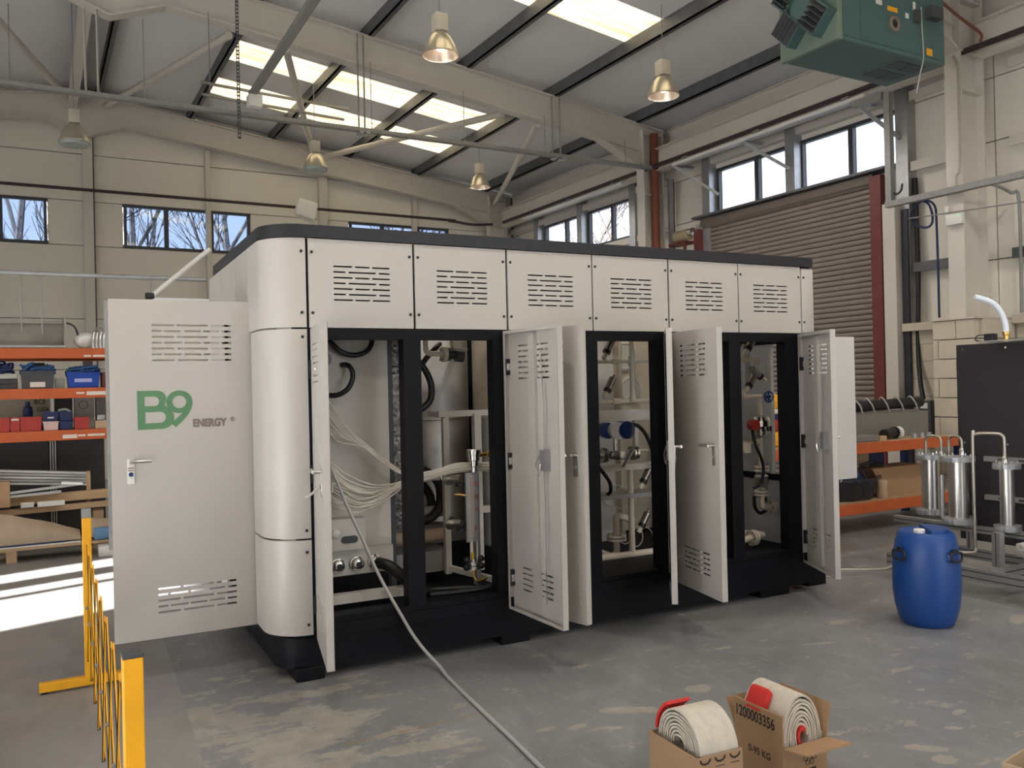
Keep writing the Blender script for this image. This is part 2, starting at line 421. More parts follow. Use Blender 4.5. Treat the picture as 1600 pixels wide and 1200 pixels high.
for x, w in ((.99, .17), (3.15, .09), (5.5, .18), (7.6, .09), (-1.25, .09), (-3.3, .17), (-5.6, .09)):
    MB().box(x - w / 2, x + w / 2, YB - .14, YB - .002, 0, roofz(x) - .68).build('wall_post', FRAME, wall_back, False)
    if w > .1: MB().box(x + w / 2 + .002, x + w / 2 + .03, YB - .05, YB - .002, 0, roofz(x) - .68).build('post_side_strip', PURLIN, wall_back, False)  # dark strip along the right side of the wider posts

def window(name, label, axis, fixed, spans, z0, z1, gl, fr=WINFRAME, t=.05, inset=.03):
    # spans: list of pane edges along the wall; axis 'x' (back wall) or 'y' (right wall)
    lo, hi = spans[0][0], spans[-1][1]
    org = ((lo + hi) / 2, fixed, z0) if axis == 'x' else (fixed, (lo + hi) / 2, z0)
    e = thing(name, label, None, org, kind='structure')
    def bx(a, b, d0, d1, za, zb):
        return MB().box(a, b, fixed + d0, fixed + d1, za, zb) if axis == 'x' else MB().box(fixed + d0, fixed + d1, a, b, za, zb)
    bx(lo - .04, hi + .04, -.02, .06, z1 - .05, z1).build('window_head', fr, e, False)
    bx(lo - .04, hi + .04, -.02, .06, z0, z0 + .05).build('window_sill', fr, e, False)
    edges = [lo] + [(a[1] + b[0]) / 2 for a, b in zip(spans, spans[1:])] + [hi]
    wid = [.05] + [max(.05, b[0] - a[1]) for a, b in zip(spans, spans[1:])] + [.05]
    for c, w in zip(edges, wid): bx(c - w / 2, c + w / 2, -.02, .06, z0 + .05, z1 - .05).build('mullion', fr, e, False)
    for a, b in spans: bx(a, b, inset, inset + .006, z0 + .05, z1 - .05).build('pane', gl, e, False)
    return e
window('window_1', 'blue-tinted window at the far left of the back wall', 'x', YB, [(-1.16, -.47), (-.40, .28)], WZ0, WZ1, GLASS_BLUE)
window('window_2', 'blue-tinted three-pane window above the open white door', 'x', YB, [(1.63, 2.33), (2.41, 3.18), (3.26, 3.95)], WZ0, WZ1, GLASS_BLUE)
window('window_3', 'blue-tinted window half hidden behind the container roof', 'x', YB, [(6.13, 6.82), (6.90, 7.68), (7.76, 8.44)], WZ0, WZ1, GLASS_BLUE)

# ---- right wall
RWIN = [(7.42, 10.95), (13.2, 16.54)]
wall_m = Matrix(((0, -1, 0, 0), (1, 0, 0, 0), (0, 0, 1, 0), (0, 0, 0, 1)))   # x -> y
mb = MB(); slotted(mb, YF, YB + .12, 0, 6.27, -(XR + .12), -(XR + .04), [(a, b, 4.43, 5.2) for a, b in RWIN]); mb.xf(wall_m)
wall_right = struct('wall_right', mb, GALVD, label='clad side wall with roller door and high windows')  # same dark backing, shading the joints by its colour
YS = [YF, -2.6, .3, 3.2, 4.7, 6.15, 7.4, 9.2, 10.97, 12.0, 13.18, 14.9, 16.56, YB]
for z0, z1 in ((2.2, 3.0), (3.0, 4.43), (4.43, 5.2), (5.2, 6.2), (0, 1.1), (1.1, 2.2)):
    for a, b in zip(YS, YS[1:]):
        if z1 <= 2.2 and b <= 7.4: continue
        for p, q in sub_iv(a, b, RWIN if z0 == 4.43 else []):
            MB().box(XR, XR + .04, p + G, q - G, z0 + G, z1 - G).build('cladding_panel', CLAD, wall_right, False)
window('window_4', 'bright clear window row above the brown roller door', 'y', XR, [(7.46, 8.18), (8.26, 9.08), (9.33, 9.98), (10.07, 10.91)], 4.43, 5.2, GLASS_CLEAR)
window('window_5', 'clear window row beyond the red-brown downpipe', 'y', XR, [(13.24, 13.9), (13.98, 14.73), (15.06, 15.6), (15.68, 16.5)], 4.43, 5.2, GLASS_CLEAR)
for y in (9.2, 11.05, 7.3, 14.9, 16.66, 13.1):
    MB().box(XR - .17, XR - .002, y - .09, y + .09, 4.3 if 7.5 < y < 11 else 2.2, 6.1).build('window_post', GALV, wall_right, False)
for z in (3.02, 4.34, 5.26):
    for a, b in ((12.25, 17.9), (-5.0, 5.9), (6.4, 7.2)):
        m_ = MB().box(XR - .13, XR - .002, a, b, z, z + .02).box(XR - .14, XR - .12, a, b, z - .05, z + .07)
        m_.build('wall_rail', FRAME if z > 3.5 else PURLIN, wall_right, False)
MB().box(XR - .13, XR - .002, 7.4, 11.0, 5.28, 5.40).build('wall_rail', FRAME, wall_right, False)
# knee struts from the window posts
for p, q in (((9.55, 11.35, 5.3), (10.03, 10.75, 4.72)), ((9.55, 9.75, 5.3), (10.03, 9.2, 4.78)), ((9.55, 7.7, 5.3), (10.03, 7.32, 4.75))):
    MB().bar(p, q, .045).build('strut', GALV, wall_right, False)
    MB().bar(p, (10.03, p[1], p[2]), .045).build('strut', GALV, wall_right, False)
# concrete block dado: each visible block a piece, joints recessed
blk = None
def block_run(axis, fixed, a, b, z0, n, off):
    global blk
    L = .45
    for k in range(n):
        z = z0 + k * .225; s = a - (L / 2 if (k + off) % 2 else 0)
        while s < b - .01:
            p, q = max(s, a), min(s + L, b); s += L
            if q - p < .04: continue
            d = random.uniform(0, .004)
            if axis == 'y': MB().bbox_(fixed - .1 - d, fixed, p + .005, q - .005, z + .005, z + .22, .006).build('block', BLOCKM, wall_right, False)
            else: MB().bbox_(p + .005, q - .005, fixed - d, fixed + .1, z + .005, z + .22, .006).build('block', BLOCKM, wall_right, False)
MB().box(XR - .148, XR - .01, YF, 7.30, 0, 2.2).build('mortar', mat('mortar', (.42, .38, .31), .9), wall_right, False)
block_run('y', 10.15, 2.6, 5.86, 0, 10, 0)
block_run('y', 10.15, 6.42, 7.3, 0, 10, 1)
MB().box(9.36, XR - .15, 5.96, 6.36, 0, 2.245).build('mortar', MATS['mortar'], wall_right, False)
block_run('y', 9.40, 5.9, 6.42, 0, 10, 0)
block_run('x', 5.87, 9.41, 10.03, 0, 10, 1)
MB().box(9.28, 10.04, 5.88, 6.43, 2.25, 2.27).build('pillar_cap', BLOCKM, wall_right, False)
MB().box(9.95, 10.19, 6.44, 7.3, 2.2, 2.3).build('coping', BLOCKM, wall_right, False)
MB().box(9.95, 10.19, 2.6, 5.86, 2.2, 2.3).build('coping', BLOCKM, wall_right, False)

# ---- roller door
door = thing('door_1', 'brown roller shutter door between maroon steel guides', None, (10.05, 9.45, 0), kind='structure')
prof = [(0, .002), (-.012, .012), (-.02, .0375), (-.012, .063), (0, .073), (.004, .073), (.004, .002)]
sl = MB()
n = len(prof)
for y in (7.74, 11.13):
    sl.v += [Vector((10.06 + p[0], y, p[1])) for p in prof]
sl.f = [(i, (i + 1) % n, n + (i + 1) % n, n + i) for i in range(n)] + [tuple(range(n)), tuple(range(n, 2 * n))[::-1]]
slat = sl.build('slat', SLATM, door, True); slat.data.set_sharp_from_angle(angle=1.2)
for k in range(1, 56): inst(slat, (0, 0, k * .075), door)
MB().box(9.93, 10.12, 7.56, 7.73, 0, 4.32).build('guide', REDSTEEL, door, False)
MB().box(9.93, 10.12, 11.14, 11.26, 0, 4.2).build('guide', REDSTEEL, door, False)
MB().lathe([(.07, 0), (.075, .002), (.075, 3.38), (.07, 3.382)], (10.06, 7.745, 4.27), 20, (0, 1, 0)).build('barrel', SLATM, door)
MB().add([(9.96, 7.73, 4.24), (9.96, 11.15, 4.24), (10.0, 11.15, 4.37), (10.0, 7.73, 4.37), (9.966, 7.73, 4.24), (9.966, 11.15, 4.24), (10.006, 11.15, 4.37), (10.006, 7.73, 4.37)], [(0, 1, 2, 3), (7, 6, 5, 4), (0, 4, 5, 1), (2, 6, 7, 3), (1, 5, 6, 2), (0, 3, 7, 4)]).build('hood', mat('hood brown', (.15, .125, .11), .5), door, False)
MB().box(9.92, 10.17, 7.5, 11.3, 4.385, 4.42).build('lintel', PURLIN, door, False)
dm = MB().box(9.78, 10.0, 11.3, 11.75, 3.98, 4.02).box(9.76, 9.8, 11.3, 11.34, 3.5, 4.0); dm.build('motor_bracket', REDSTEEL, door, False)
MB().cyl((9.86, 11.3, 4.13), (9.86, 11.62, 4.13), .1, 16).build('motor', mat('motor paint', (.40, .33, .22), .5), door)
MB().cyl((9.86, 11.2, 4.16), (9.86, 11.3, 4.16), .07, 16).build('motor_cap', CHROME, door)

# ---- left wall with its sun patch doorway, front wall; other openings added for light
LD = [(4.35, 5.42, 4.1), (5.52, 6.52, 4.1), (-5.2, 2.7, 3.25), (9.5, 13.5, 1.3)]  # first two make the sun patch; the others are added for bounce light
mb = MB(); slotted(mb, YF, YB + .1, 0, 6.27, XL * -1, -XL + .1, [(a, b, -.01 if False else 0.0, h) for a, b, h in LD]); mb.xf(wall_m)
wall_left = struct('wall_left', mb, CLAD, label='clad side wall with a sunlit doorway and openings added for light')
FD = (2.6, 7.0, 4.0)  # unseen opening added to light the hall from behind the viewer
mb = MB(); slotted(mb, XL - .1, XR + .1, 0, 6.12, YF - .1, YF, [(FD[0], FD[1], 0, FD[2])])
mb.prism([(XL - .1, 6.12), (XR + .1, 6.12), (RIDGE, roofz(RIDGE) + .1)], .1, Matrix.Translation((0, YF, 0)) @ Matrix.Rotation(R(90), 4, 'X'))
wall_front = struct('wall_front', mb, CLAD, label='clad gable wall with a goods opening added for light')

# ---- roof: opaque lining sheets, translucent rooflight sheets, purlins, bracing
STR = [(-4.35, -3.48), (-2.57, -1.7), (1.5, 2.37), (3.28, 4.15), (7.35, 8.22), (9.13, 10.0), (13.85, 14.72), (15.63, 16.5)]  # strips over the nearest bays are unseen, added as daylight sources
def slab(mb, y0, y1, xa, xb, o0=0.0, o1=.06):
    return mb.add([(xa, y0, roofz(xa) + o0), (xb, y0, roofz(xb) + o0), (xb, y1, roofz(xb) + o0), (xa, y1, roofz(xa) + o0),
                   (xa, y0, roofz(xa) + o1), (xb, y0, roofz(xb) + o1), (xb, y1, roofz(xb) + o1), (xa, y1, roofz(xa) + o1)],
                  [(3, 2, 1, 0), (4, 5, 6, 7), (0, 1, 5, 4), (1, 2, 6, 5), (2, 3, 7, 6), (3, 0, 4, 7)])
RX0, RX1 = 2.9, 7.8; LX0, LX1 = 2 * RIDGE - RX1, 2 * RIDGE - RX0
mb = MB()
ys = [YF - .2] + [e for s in STR for e in s] + [YB + .2]
for k in range(0, len(ys), 2):
    slab(mb, ys[k], ys[k + 1], RIDGE, XR + .4); slab(mb, ys[k], ys[k + 1], XL - .4, RIDGE)
for a, b in STR:
    slab(mb, a, b, RIDGE, RX0); slab(mb, a, b, RX1, XR + .4); slab(mb, a, b, XL - .4, RIDGE)
ceiling = struct('ceiling', mb, ROOFM, label='grey lined pitched roof with translucent rooflights')
for a, b in STR:
    for x0, x1 in ((RX0, RX1),):
        m_ = MB(); nn = 12                      # ribbed sheet
        for i in range(nn):
            ya = a + (b - a) * i / nn; yb = a + (b - a) * (i + 1) / nn
            slab(m_, ya, yb, x0, x1, .004 + (.018 if i % 3 == 1 else 0), .04)
        m_.build('rooflight', ROOFGLOW, ceiling, False)
PX = (.22, 1.85, 3.45, 5.05, 6.65, 8.32)
for d in PX:
    for s in (1, -1):
        x = RIDGE + s * d; zt = roofz(x) - .004
        m_ = MB().box(x - .012, x + .012, YF, YB, zt - .2, zt).box(x - .012, x + .075, YF, YB, zt - .2, zt - .18).box(x + .06, x + .075, YF, YB, zt - .18, zt - .155)
        m_.build('purlin', PURLIN, ceiling, False)
for p, q in (((2.45, 12.1, 6.50), (1.30, 17.6, 7.0)), ((3.23, 12.1, 6.45), (5.2, 17.6, 6.62)), ((6.71, 12.1, 6.0), (5.33, 17.6, 6.47)), ((7.37, 12.1, 5.92), (9.5, 17.6, 5.86)), ((-.55, 12.1, 6.5), (.75, 17.6, 6.98))):
    MB().cyl(p, q, .055, 14).build('brace_tube', FRAME, ceiling)

MB().box(.66, .82, 12.1, 17.65, 6.86, 7.0).build('ridge_tie', FRAME, ceiling, False)
# ---- portal frames
def portal(y, i):
    lab = ('cream steel portal frame behind the camera end', 'cream steel portal frame over the viewer', 'cream steel portal frame beside the green heater',
           'cream steel portal frame crossing mid-hall behind the container', 'cream steel portal frame against the back gable wall')[i]
    e = thing('portal_frame', lab, None, (RIDGE, y, 0), kind='structure')
    for s in (1, -1):
        X = lambda d: RIDGE + s * d
        top = [(d, roofz(RIDGE + d) - .205) for d in (0, 8.9)]
        bot = [(0, 6.42), (.68, 6.68), (7.55, roofz(RIDGE + 7.55) - .65), (8.45, 5.36)]
        poly = [(X(d), z) for d, z in top] + [(X(8.9), 5.0), (X(8.45), 5.0)] + [(X(d), z) for d, z in bot[::-1]]
        m_ = MB().prism(poly, .02, Matrix.Translation((0, y + .01, 0)) @ Matrix.Rotation(R(90), 4, 'X'))
        for a, b in list(zip(bot, bot[1:])) + [(top[0], top[1])]:
            m_.bar((X(a[0]), y, a[1]), (X(b[0]), y, b[1]), .2, .025)
        # second haunch line: the rafter's own bottom flange continues to the column
        m_.bar((X(7.55), y, roofz(RIDGE + 7.55) - .65), (X(8.45), y, roofz(RIDGE + 8.45) - .66), .09, .012)
        m_.build('rafter', FRAME, e, False)
        c = MB().box(X(8.68) - .21, X(8.68) + .21, y - .008, y + .008, 0, 6.0)
        for dd in (8.45, 8.88): c.box(X(dd) - .012, X(dd) + .012, y - .1, y + .1, 0, 6.03)
        for z in (5.36, 5.95, 4.9): c.box(X(8.68) - .2, X(8.68) + .2, y - .095, y + .095, z, z + .015)
        c.build('column', FRAME, e, False)
        MB().box(X(8.68) - .26, X(8.68) + .26, y - .14, y + .14, 0, .02).build('base_plate', GALVD, e, False)
    return e
for i, y in enumerate(FRAMES): portal(y, i)
# eaves beams along the right wall
for k, (a, b) in enumerate(((.42, 6.03), (6.27, 11.88), (12.12, 17.63))):
    m_ = MB().box(9.68, 9.72, a, b, 5.32, 5.7).box(9.6, 9.8, a, b, 5.69, 5.71).box(9.6, 9.8, a, b, 5.31, 5.33)
    o = m_.build('trim_%d' % (k + 1), FRAME, None, False); tag(o, ['cream eaves beam over the near right wall', 'cream eaves beam over the roller door windows', 'cream eaves beam in the far right bay'][k], None, None, 'structure')
for k, (a, b) in enumerate(((.42, 6.03), (6.27, 11.88), (12.12, 17.63))):
    m_ = MB().box(9.99, 10.03, a, b, 5.80, 6.08).box(9.93, 10.09, a, b, 6.07, 6.085).box(9.93, 10.09, a, b, 5.79, 5.81)
    o = m_.build('trim_%d' % (k + 4), FRAME, None, False); tag(o, ['cream gutter beam over the near right wall', 'cream gutter beam above the roller door windows', 'cream gutter beam in the far right bay'][k], None, None, 'structure')
# downpipe in the column recess and galvanised angle beside it
o = MB().tube([(9.63, 11.9, 0), (9.63, 11.9, 5.98)], .075, 16).build('downpipe', RUST, None); tag(o, 'red-brown rainwater downpipe beside the mid-hall column', 'pipe')
o = MB().box(9.86, 9.98, 11.80, 11.84, 0, 5.2).box(9.96, 9.98, 11.80, 11.9, 0, 5.2).build('steel_angle', GALV, None, False); tag(o, 'galvanised steel angle post next to the red-brown downpipe', 'post')

# ---- trees outside
def bare_tree(x, y, h, seed, label):
    rnd = random.Random(seed); m_ = MB()
    def grow(p, d, L, r, lev):
        pts = [p]; q = p.copy(); dd = d.copy()
        for k in range(4):
            dd = (dd + Vector((rnd.uniform(-.13, .13), rnd.uniform(-.13, .13), rnd.uniform(-.04, .1)))).normalized(); q = q + dd * L / 4; pts.append(q.copy())
        m_.tube(pts, [r, r * .9, r * .8, r * .7, r * .5], 5 if lev < 2 else 3)
        if lev >= 4: return
        for k in range(5 if lev < 3 else 4):
            t = rnd.choice(pts[1:]); a = rnd.uniform(0, 6.28); sp = rnd.uniform(.35, .8)
            nd = (dd + Vector((math.cos(a), math.sin(a), .2)) * sp).normalized()
            grow(t, nd, L * rnd.uniform(.42, .62), max(r * .46, .011), lev + 1)
    grow(Vector((x, y, -.21)), Vector((0, 0, 1)), h * .72, h * .0125, 0)
    o = m_.build('bare_tree', BARK, None); tag(o, label, 'tree', 'bare trees outside the windows')
bare_tree(-.45, 25.0, 10.5, 41, 'bare tree seen through the far left window')
bare_tree(2.95, 27.5, 11.0, 11, 'bare tree seen through the first pane of the three-pane window')
bare_tree(5.0, 24.5, 10.5, 29, 'bare tree seen through the right pane of the three-pane window')
bare_tree(10.6, 27.0, 10.0, 8, 'bare tree behind the window hidden by the container')
bare_tree(17.2, 22.5, 10.5, 15, 'bare tree seen through the clear window row past the downpipe')
bare_tree(19.5, 28.5, 11.5, 33, 'bare tree seen through the far end of the clear window row')
# ================================================================== THE CONTAINER PLANT
KROT = R(-1.7691)
KM = Matrix.Rotation(KROT, 4, 'Z')
FY = 4.734                                   # front face in the container's own axes
korg = Vector((3.02, 5.73, 0))
K = thing('equipment_container', 'white containerised gas plant with black frame and open doors', 'container', korg, rot=KROT, loc=KM @ korg)
X0, X1, YR = .965, 5.07, 6.735
def kpart(mb, name, m, parent=None, smooth=True, label=None):
    o = mb.build(name, m, parent or K, smooth)
    if label: o['label'] = label
    return o
def rounded(x0, x1, y0, y1, r, n=8, corners=(1, 1, 1, 1)):   # outline, corners: (x0y0, x1y0, x1y1, x0y1)
    out = []
    for (cx, cy, a0), on in zip(((x0 + r, y0 + r, 180), (x1 - r, y0 + r, 270), (x1 - r, y1 - r, 0), (x0 + r, y1 - r, 90)), corners):
        if on:
            for i in range(n + 1):
                t = R(a0 + 90 * i / n); out.append((cx + r * math.cos(t), cy + r * math.sin(t)))
        else: out.append({180: (x0, y0), 270: (x1, y0), 0: (x1, y1), 90: (x0, y1)}[a0])
    return out
# skid base
kpart(MB().prism(rounded(X0 + .05, X1 - .03, FY + .015, YR - .02, .2, 8, (1, 0, 0, 1)), .17, Matrix.Translation((0, 0, .06))), 'skid_base', BLACK)
kpart(MB().box(1.195, 4.95, FY - .012, FY + .02, .235, .30), 'sill_flange', BLACK, None, False)
for x0, x1, y0, y1 in ((1.09, 1.25, FY + .0, FY + .22), (2.36, 2.56, FY + .02, FY + .2), (4.5, 4.78, FY + .03, FY + .25), (5.06, 5.25, FY + .11, FY + .27), (1.1, 1.3, YR - .25, YR - .03), (4.6, 4.8, YR - .25, YR - .03)):
    kpart(MB().bbox_(x0, x1, y0, y1, 0, .075 if x1 < 5.1 else .14, .008), 'skid_foot', BLACK, None, False)
kpart(MB().box(1.1, 5.03, FY + .03, YR - .03, .23, .30), 'floor_plate', BLACK, None, False)
# black front frame
for a, b in ((1.19, 1.30), (1.753, 1.861), (2.335, 2.54), (3.0, 3.1), (3.575, 3.80), (4.22, 4.328), (4.762, 4.945)):
    kpart(MB().box(a, b, FY + .002, FY + .09, .30, 1.945), 'door_post', BLACK, None, False)
kpart(MB().box(1.19, 4.945, FY + .004, FY + .085, 1.888, 1.95), 'lintel', BLACK, None, False)
kpart(MB().box(1.19, 4.945, FY + .004, FY + .12, .30, .332), 'sill', BLACK, None, False)
kpart(MB().box(1.19, 4.96, FY + .025, FY + .05, 1.95, 2.45), 'panel_backing', BLACK, None, False)
for x, y in ((1.0, YR - .09), (X1 - .1, YR - .09), (X1 - .1, FY + .02), (3.02, YR - .09)):
    kpart(MB().box(x, x + .08, y, y + .08, .23, 2.45), 'frame_post', BLACK, None, False)
# roof trim and roof
rt = MB(); ot = rounded(X0 + .0, X1 - .02, FY - .012, YR, .22, 10, (1, 0, 0, 1)); it = rounded(X0 + .03, X1 - .05, FY + .02, YR - .03, .19, 10, (1, 0, 0, 1)); n = len(ot)
vs = [(*p, 2.452) for p in ot] + [(*p, 2.522) for p in ot] + [(*p, 2.522) for p in it] + [(*p, 2.452) for p in it]
fs = []
for i in range(n):
    j = (i + 1) % n
    fs += [(i, j, n + j, n + i), (n + i, n + j, 2 * n + j, 2 * n + i), (2 * n + i, 2 * n + j, 3 * n + j, 3 * n + i), (3 * n + i, 3 * n + j, j, i)]
kpart(rt.add(vs, fs), 'roof_trim', TRIM)
kpart(MB().prism(rounded(X0 + .03, X1 - .05, FY + .02, 5.25, .19, 10, (1, 0, 0, 0)), .03, Matrix.Translation((0, 0, 2.455))), 'roof_plate', WHITE, None, False)
kpart(MB().box(X0 + .03, X1 - .05, 6.45, YR - .03, 2.455, 2.485), 'roof_plate', WHITE, None, False)
for k in range(14): kpart(MB().box(X0 + .05 + k * .3, X0 + .09 + k * .3, 5.25, 6.45, 2.46, 2.48), 'added_roof_slat', WHITE, None, False)  # slats across a roof opening added to let light onto the equipment
# bolts
bolt = kpart(MB().lathe([(.0085, 0), (.0085, -.004), (.004, -.006)], (X0, FY, 0), 10, (0, 1, 0)), 'bolt', DARKHOLE)
bolt.location = (1.166 - X0, -.0005, 2.374)
def kbolt(x, z, y=-.0005): inst(bolt, (x - X0, y, z), K)
for z in (2.034, 1.90, .83, .71, .31): kbolt(1.164, z)
# six upper ventilated panels
PXS = [(1.205, 1.820), (1.834, 2.434), (2.448, 3.064), (3.074, 3.683), (3.697, 4.312), (4.322, 4.930)]
for a, b in PXS:
    w = b - a; x0 = a + w * .23; sw = .332
    m_ = MB(); slotted(m_, a, b, 1.952, 2.448, FY, FY + .016, slot_rows(x0, sw, 2.298, 7, .0315, .009, SP_A, SP_B))
    kpart(m_, 'vent_panel', WHITE, None, False)
    for x in (a + .019, b - .019):
        for z in (2.372, 2.034): kbolt(x, z)
# left rounded corner column (three stacked pieces) and right corner strip
def corner_piece(z0, z1, yend):
    r = .225; out = [(1.185, FY)]; inn = [(1.185, FY + .014)]
    for i in range(17):
        t = R(270 - 90 * i / 16); out.append((X0 + r + r * math.cos(t), FY + r + r * math.sin(t))); inn.append((X0 + r + (r - .014) * math.cos(t), FY + r + (r - .014) * math.sin(t)))
    out.append((X0, yend)); inn.append((X0 + .014, yend)); n = len(out)
    vs = [(*p, z0) for p in out] + [(*p, z1) for p in out] + [(*p, z0) for p in inn] + [(*p, z1) for p in inn]; fs = []
    for i in range(n - 1):
        j = i + 1; fs += [(i, j, n + j, n + i), (2 * n + j, 2 * n + i, 3 * n + i, 3 * n + j), (n + i, n + j, 3 * n + j, 3 * n + i), (j, i, 2 * n + i, 2 * n + j)]
    fs += [(0, n, 3 * n, 2 * n), (n - 1, 3 * n - 1, 4 * n - 1, 2 * n - 1)]
    kpart(MB().add(vs, fs), 'corner_panel', WHITE)
corner_piece(1.953, 2.448, FY + .50); corner_piece(.786, 1.943, FY + .42); corner_piece(.252, .776, FY + .42)
kpart(MB().box(1.125, 1.20, FY + .035, FY + .09, .25, 2.44), 'corner_backing', BLACK, None, False)
kpart(MB().bbox_(4.944, X1, FY, FY + .3, 1.952, 2.443, .012), 'corner_panel', WHITE, None, True)
for z in (2.372, 2.034): kbolt(4.963, z)
# left end: upper side panels, rear closed panels, opening behind the swung door
for a, b, z0, z1 in ((FY + .51, 5.62, 2.14, 2.448), (5.63, 6.18, 2.14, 2.448), (6.19, YR - .02, 1.95, 2.448), (6.19, YR - .02, .25, 1.94)):
    kpart(MB().box(X0, X0 + .016, a, b, z0, z1), 'end_panel', WHITE, None, False)
kpart(MB().box(X0 + .01, X0 + .06, FY + .42, YR - .05, 2.08, 2.135), 'end_lintel', BLACK, None, False)
kpart(MB().box(X0 + .005, X0 + .07, YR - .08, YR - .001, .23, 2.45), 'frame_post', BLACK, None, False)
# rear wall
for a, b in zip((1.05, 2.03, 3.03, 4.03), (2.02, 3.02, 4.02, 5.04)):
    kpart(MB().box(a, b, YR - .02, YR, .25, 2.448), 'rear_panel', WHITE, None, False)
# right end: low grey panel, mid rail, fixed upper panel, open slot near the front
GREYIN = mat('grey inner panel', (.60, .60, .62), .5)
kpart(MB().box(5.03, 5.05, FY + .12, YR - .05, .30, .80), 'end_panel', GREYIN, None, False)
kpart(MB().box(5.02, 5.06, FY + .1, YR - .05, .80, .85), 'end_rail', BLACK, None, False)
kpart(MB().box(5.02, 5.06, FY + .1, YR - .05, 1.89, 1.95), 'end_rail', BLACK, None, False)
kpart(MB().box(5.025, 5.045, 5.18, YR - .05, .85, 1.89), 'end_panel', GREYIN, None, False)
kpart(MB().box(5.02, 5.055, 5.155, 5.18, .85, 1.89), 'end_panel_edge', WHITE2, None, False)
kpart(MB().box(5.03, 5.05, FY + .3, YR - .05, 1.95, 2.45), 'end_panel', WHITE, None, False)

# ---- doors
def door_mats(hx, hy, side, ang):
    th = R(ang)
    u = Vector((side * math.cos(th), -math.sin(th), 0)); v = Vector((side * math.sin(th), math.cos(th), 0))
    M = Matrix.Identity(4)
    for i in range(3): M[i][0] = u[i]; M[i][1] = v[i]; M[i][2] = (0, 0, 1)[i]
    M.translation = (hx, hy, 0); return M
def handle(parent, M, u, z, face, lever=-1, plate=CHROME):   # face: v of the outer skin, lever direction along u
    d = MB().bbox_(u - .019, u + .019, face - .006, face, z - .125, z + .012, .004).xf(M); h = kpart(d, 'handle', plate, parent)
    kpart(MB().cyl((u, face - .006, z), (u, face - .04, z), .009, 12).tube([(u, face - .04, z), (u + lever * .03, face - .045, z), (u + lever * .105, face - .043, z)], .0095, 10).xf(M), 'lever', STEEL, h)
    kpart(MB().cyl((u, face - .006, z - .072), (u, face - .012, z - .072), .012, 14).xf(M), 'key_cylinder', BLUEV if plate is WHITEP else GALVD, h)
    return h
def pan_door(M, w, z0, z1, slots, name='door', mt=WHITE, t=.038, stiff=(.5,)):
    m_ = MB(); slotted(m_, 0, w, z0, z1, 0, .0025, slots)
    for a, b, c, d in ((0, .0025, z0, z1), (w - .0025, w, z0, z1)): m_.box(a, b, .0025, t, c, d)
    m_.box(0, w, .0025, t, z0, z0 + .0025).box(0, w, .0025, t, z1 - .0025, z1)
    m_.box(0, .022, t - .0025, t, z0, z1).box(w - .022, w, t - .0025, t, z0, z1).box(.022, w - .022, t - .0025, t, z0, z0 + .02).box(.022, w - .022, t - .0025, t, z1 - .02, z1)
    d = kpart(m_.xf(M), name, mt, None, False)
    for s in stiff:
        ms = MB().box(s * w - .032, s * w - .0295, .003, .024, z0 + .03, z1 - .03).box(s * w + .0295, s * w + .032, .003, .024, z0 + .03, z1 - .03).box(s * w - .0295, s * w + .0295, .0215, .024, z0 + .03, z1 - .03)
        kpart(ms.xf(M), 'stiffener', mt, d, False)
    return d
def inner_lock(d, M, w, z, u):
    kpart(MB().box(u - .03, u + .03, .004, .04, z - .06, z + .06).xf(M), 'lock_case', GALV, d, False)
    kpart(MB().tube([(u, .03, z + .05), (u + .012, .03, z + .3), (u - .01, .03, z + .64)], .0035, 6).tube([(u, .03, z - .05), (u + .006, .03, z - .3), (u - .004, .03, .34)], .0035, 6).xf(M), 'lock_rod', GALVD, d)
    kpart(MB().tube([(u - .02, .045, z + .03), (u - .045, .06, z - .03), (u - .03, .05, z - .09), (u - .01, .045, z - .02)], .004, 6, 4).xf(M), 'lock_loop', CHROME, d)
def hinge_set(d, x, side):
    for z in (1.72, 1.14, .42):
        h = kpart(MB().bbox_(x - .022, x + .022, FY - .03, FY + .003, z - .05, z + .05, .004), 'hinge', RUBBER, d)
        kpart(MB().bbox_(x - .016, x + .02, FY - .037, FY - .028, z - .022, z + .022, .003), 'hinge_pin', CHROME, h)
DW = .605
def door_slots(u0):
    return slot_rows(u0, .34, 1.845, 7, .033, .011, SL_A, SL_B) + slot_rows(u0, .34, .50, 5, .033, .011, SL_A, SL_B)
DOORS = [(1.205, 1, 100.0, 'narrow edge-on'), (2.437, -1, 92.75, ''), (2.449, 1, 75.5, ''), (3.683, -1, 53.5, ''), (3.697, 1, 100.8, ''), (4.93, -1, 64.5, '')]
for i, (hx, sd, ang, _) in enumerate(DOORS):
    M = door_mats(hx, FY - .008, sd, ang); dn = pan_door(M, DW, .232, 1.942, door_slots(.12))
    handle(dn, M, .545, 1.20, 0, -1)
    inner_lock(dn, M, DW, 1.17, .43 if i != 0 else .5)
    hinge_set(dn, hx + (.012 if sd > 0 else -.012), sd)
    dn['label'] = ['white ventilated door standing edge-on beside the rounded corner', 'white door swung wide showing its stiffened inner face', 'white door half hidden behind the wide open one', 'white door seen edge-on beside the middle bay', 'white ventilated door with lever handle facing left', 'white door at the right end showing inner slots'][i]
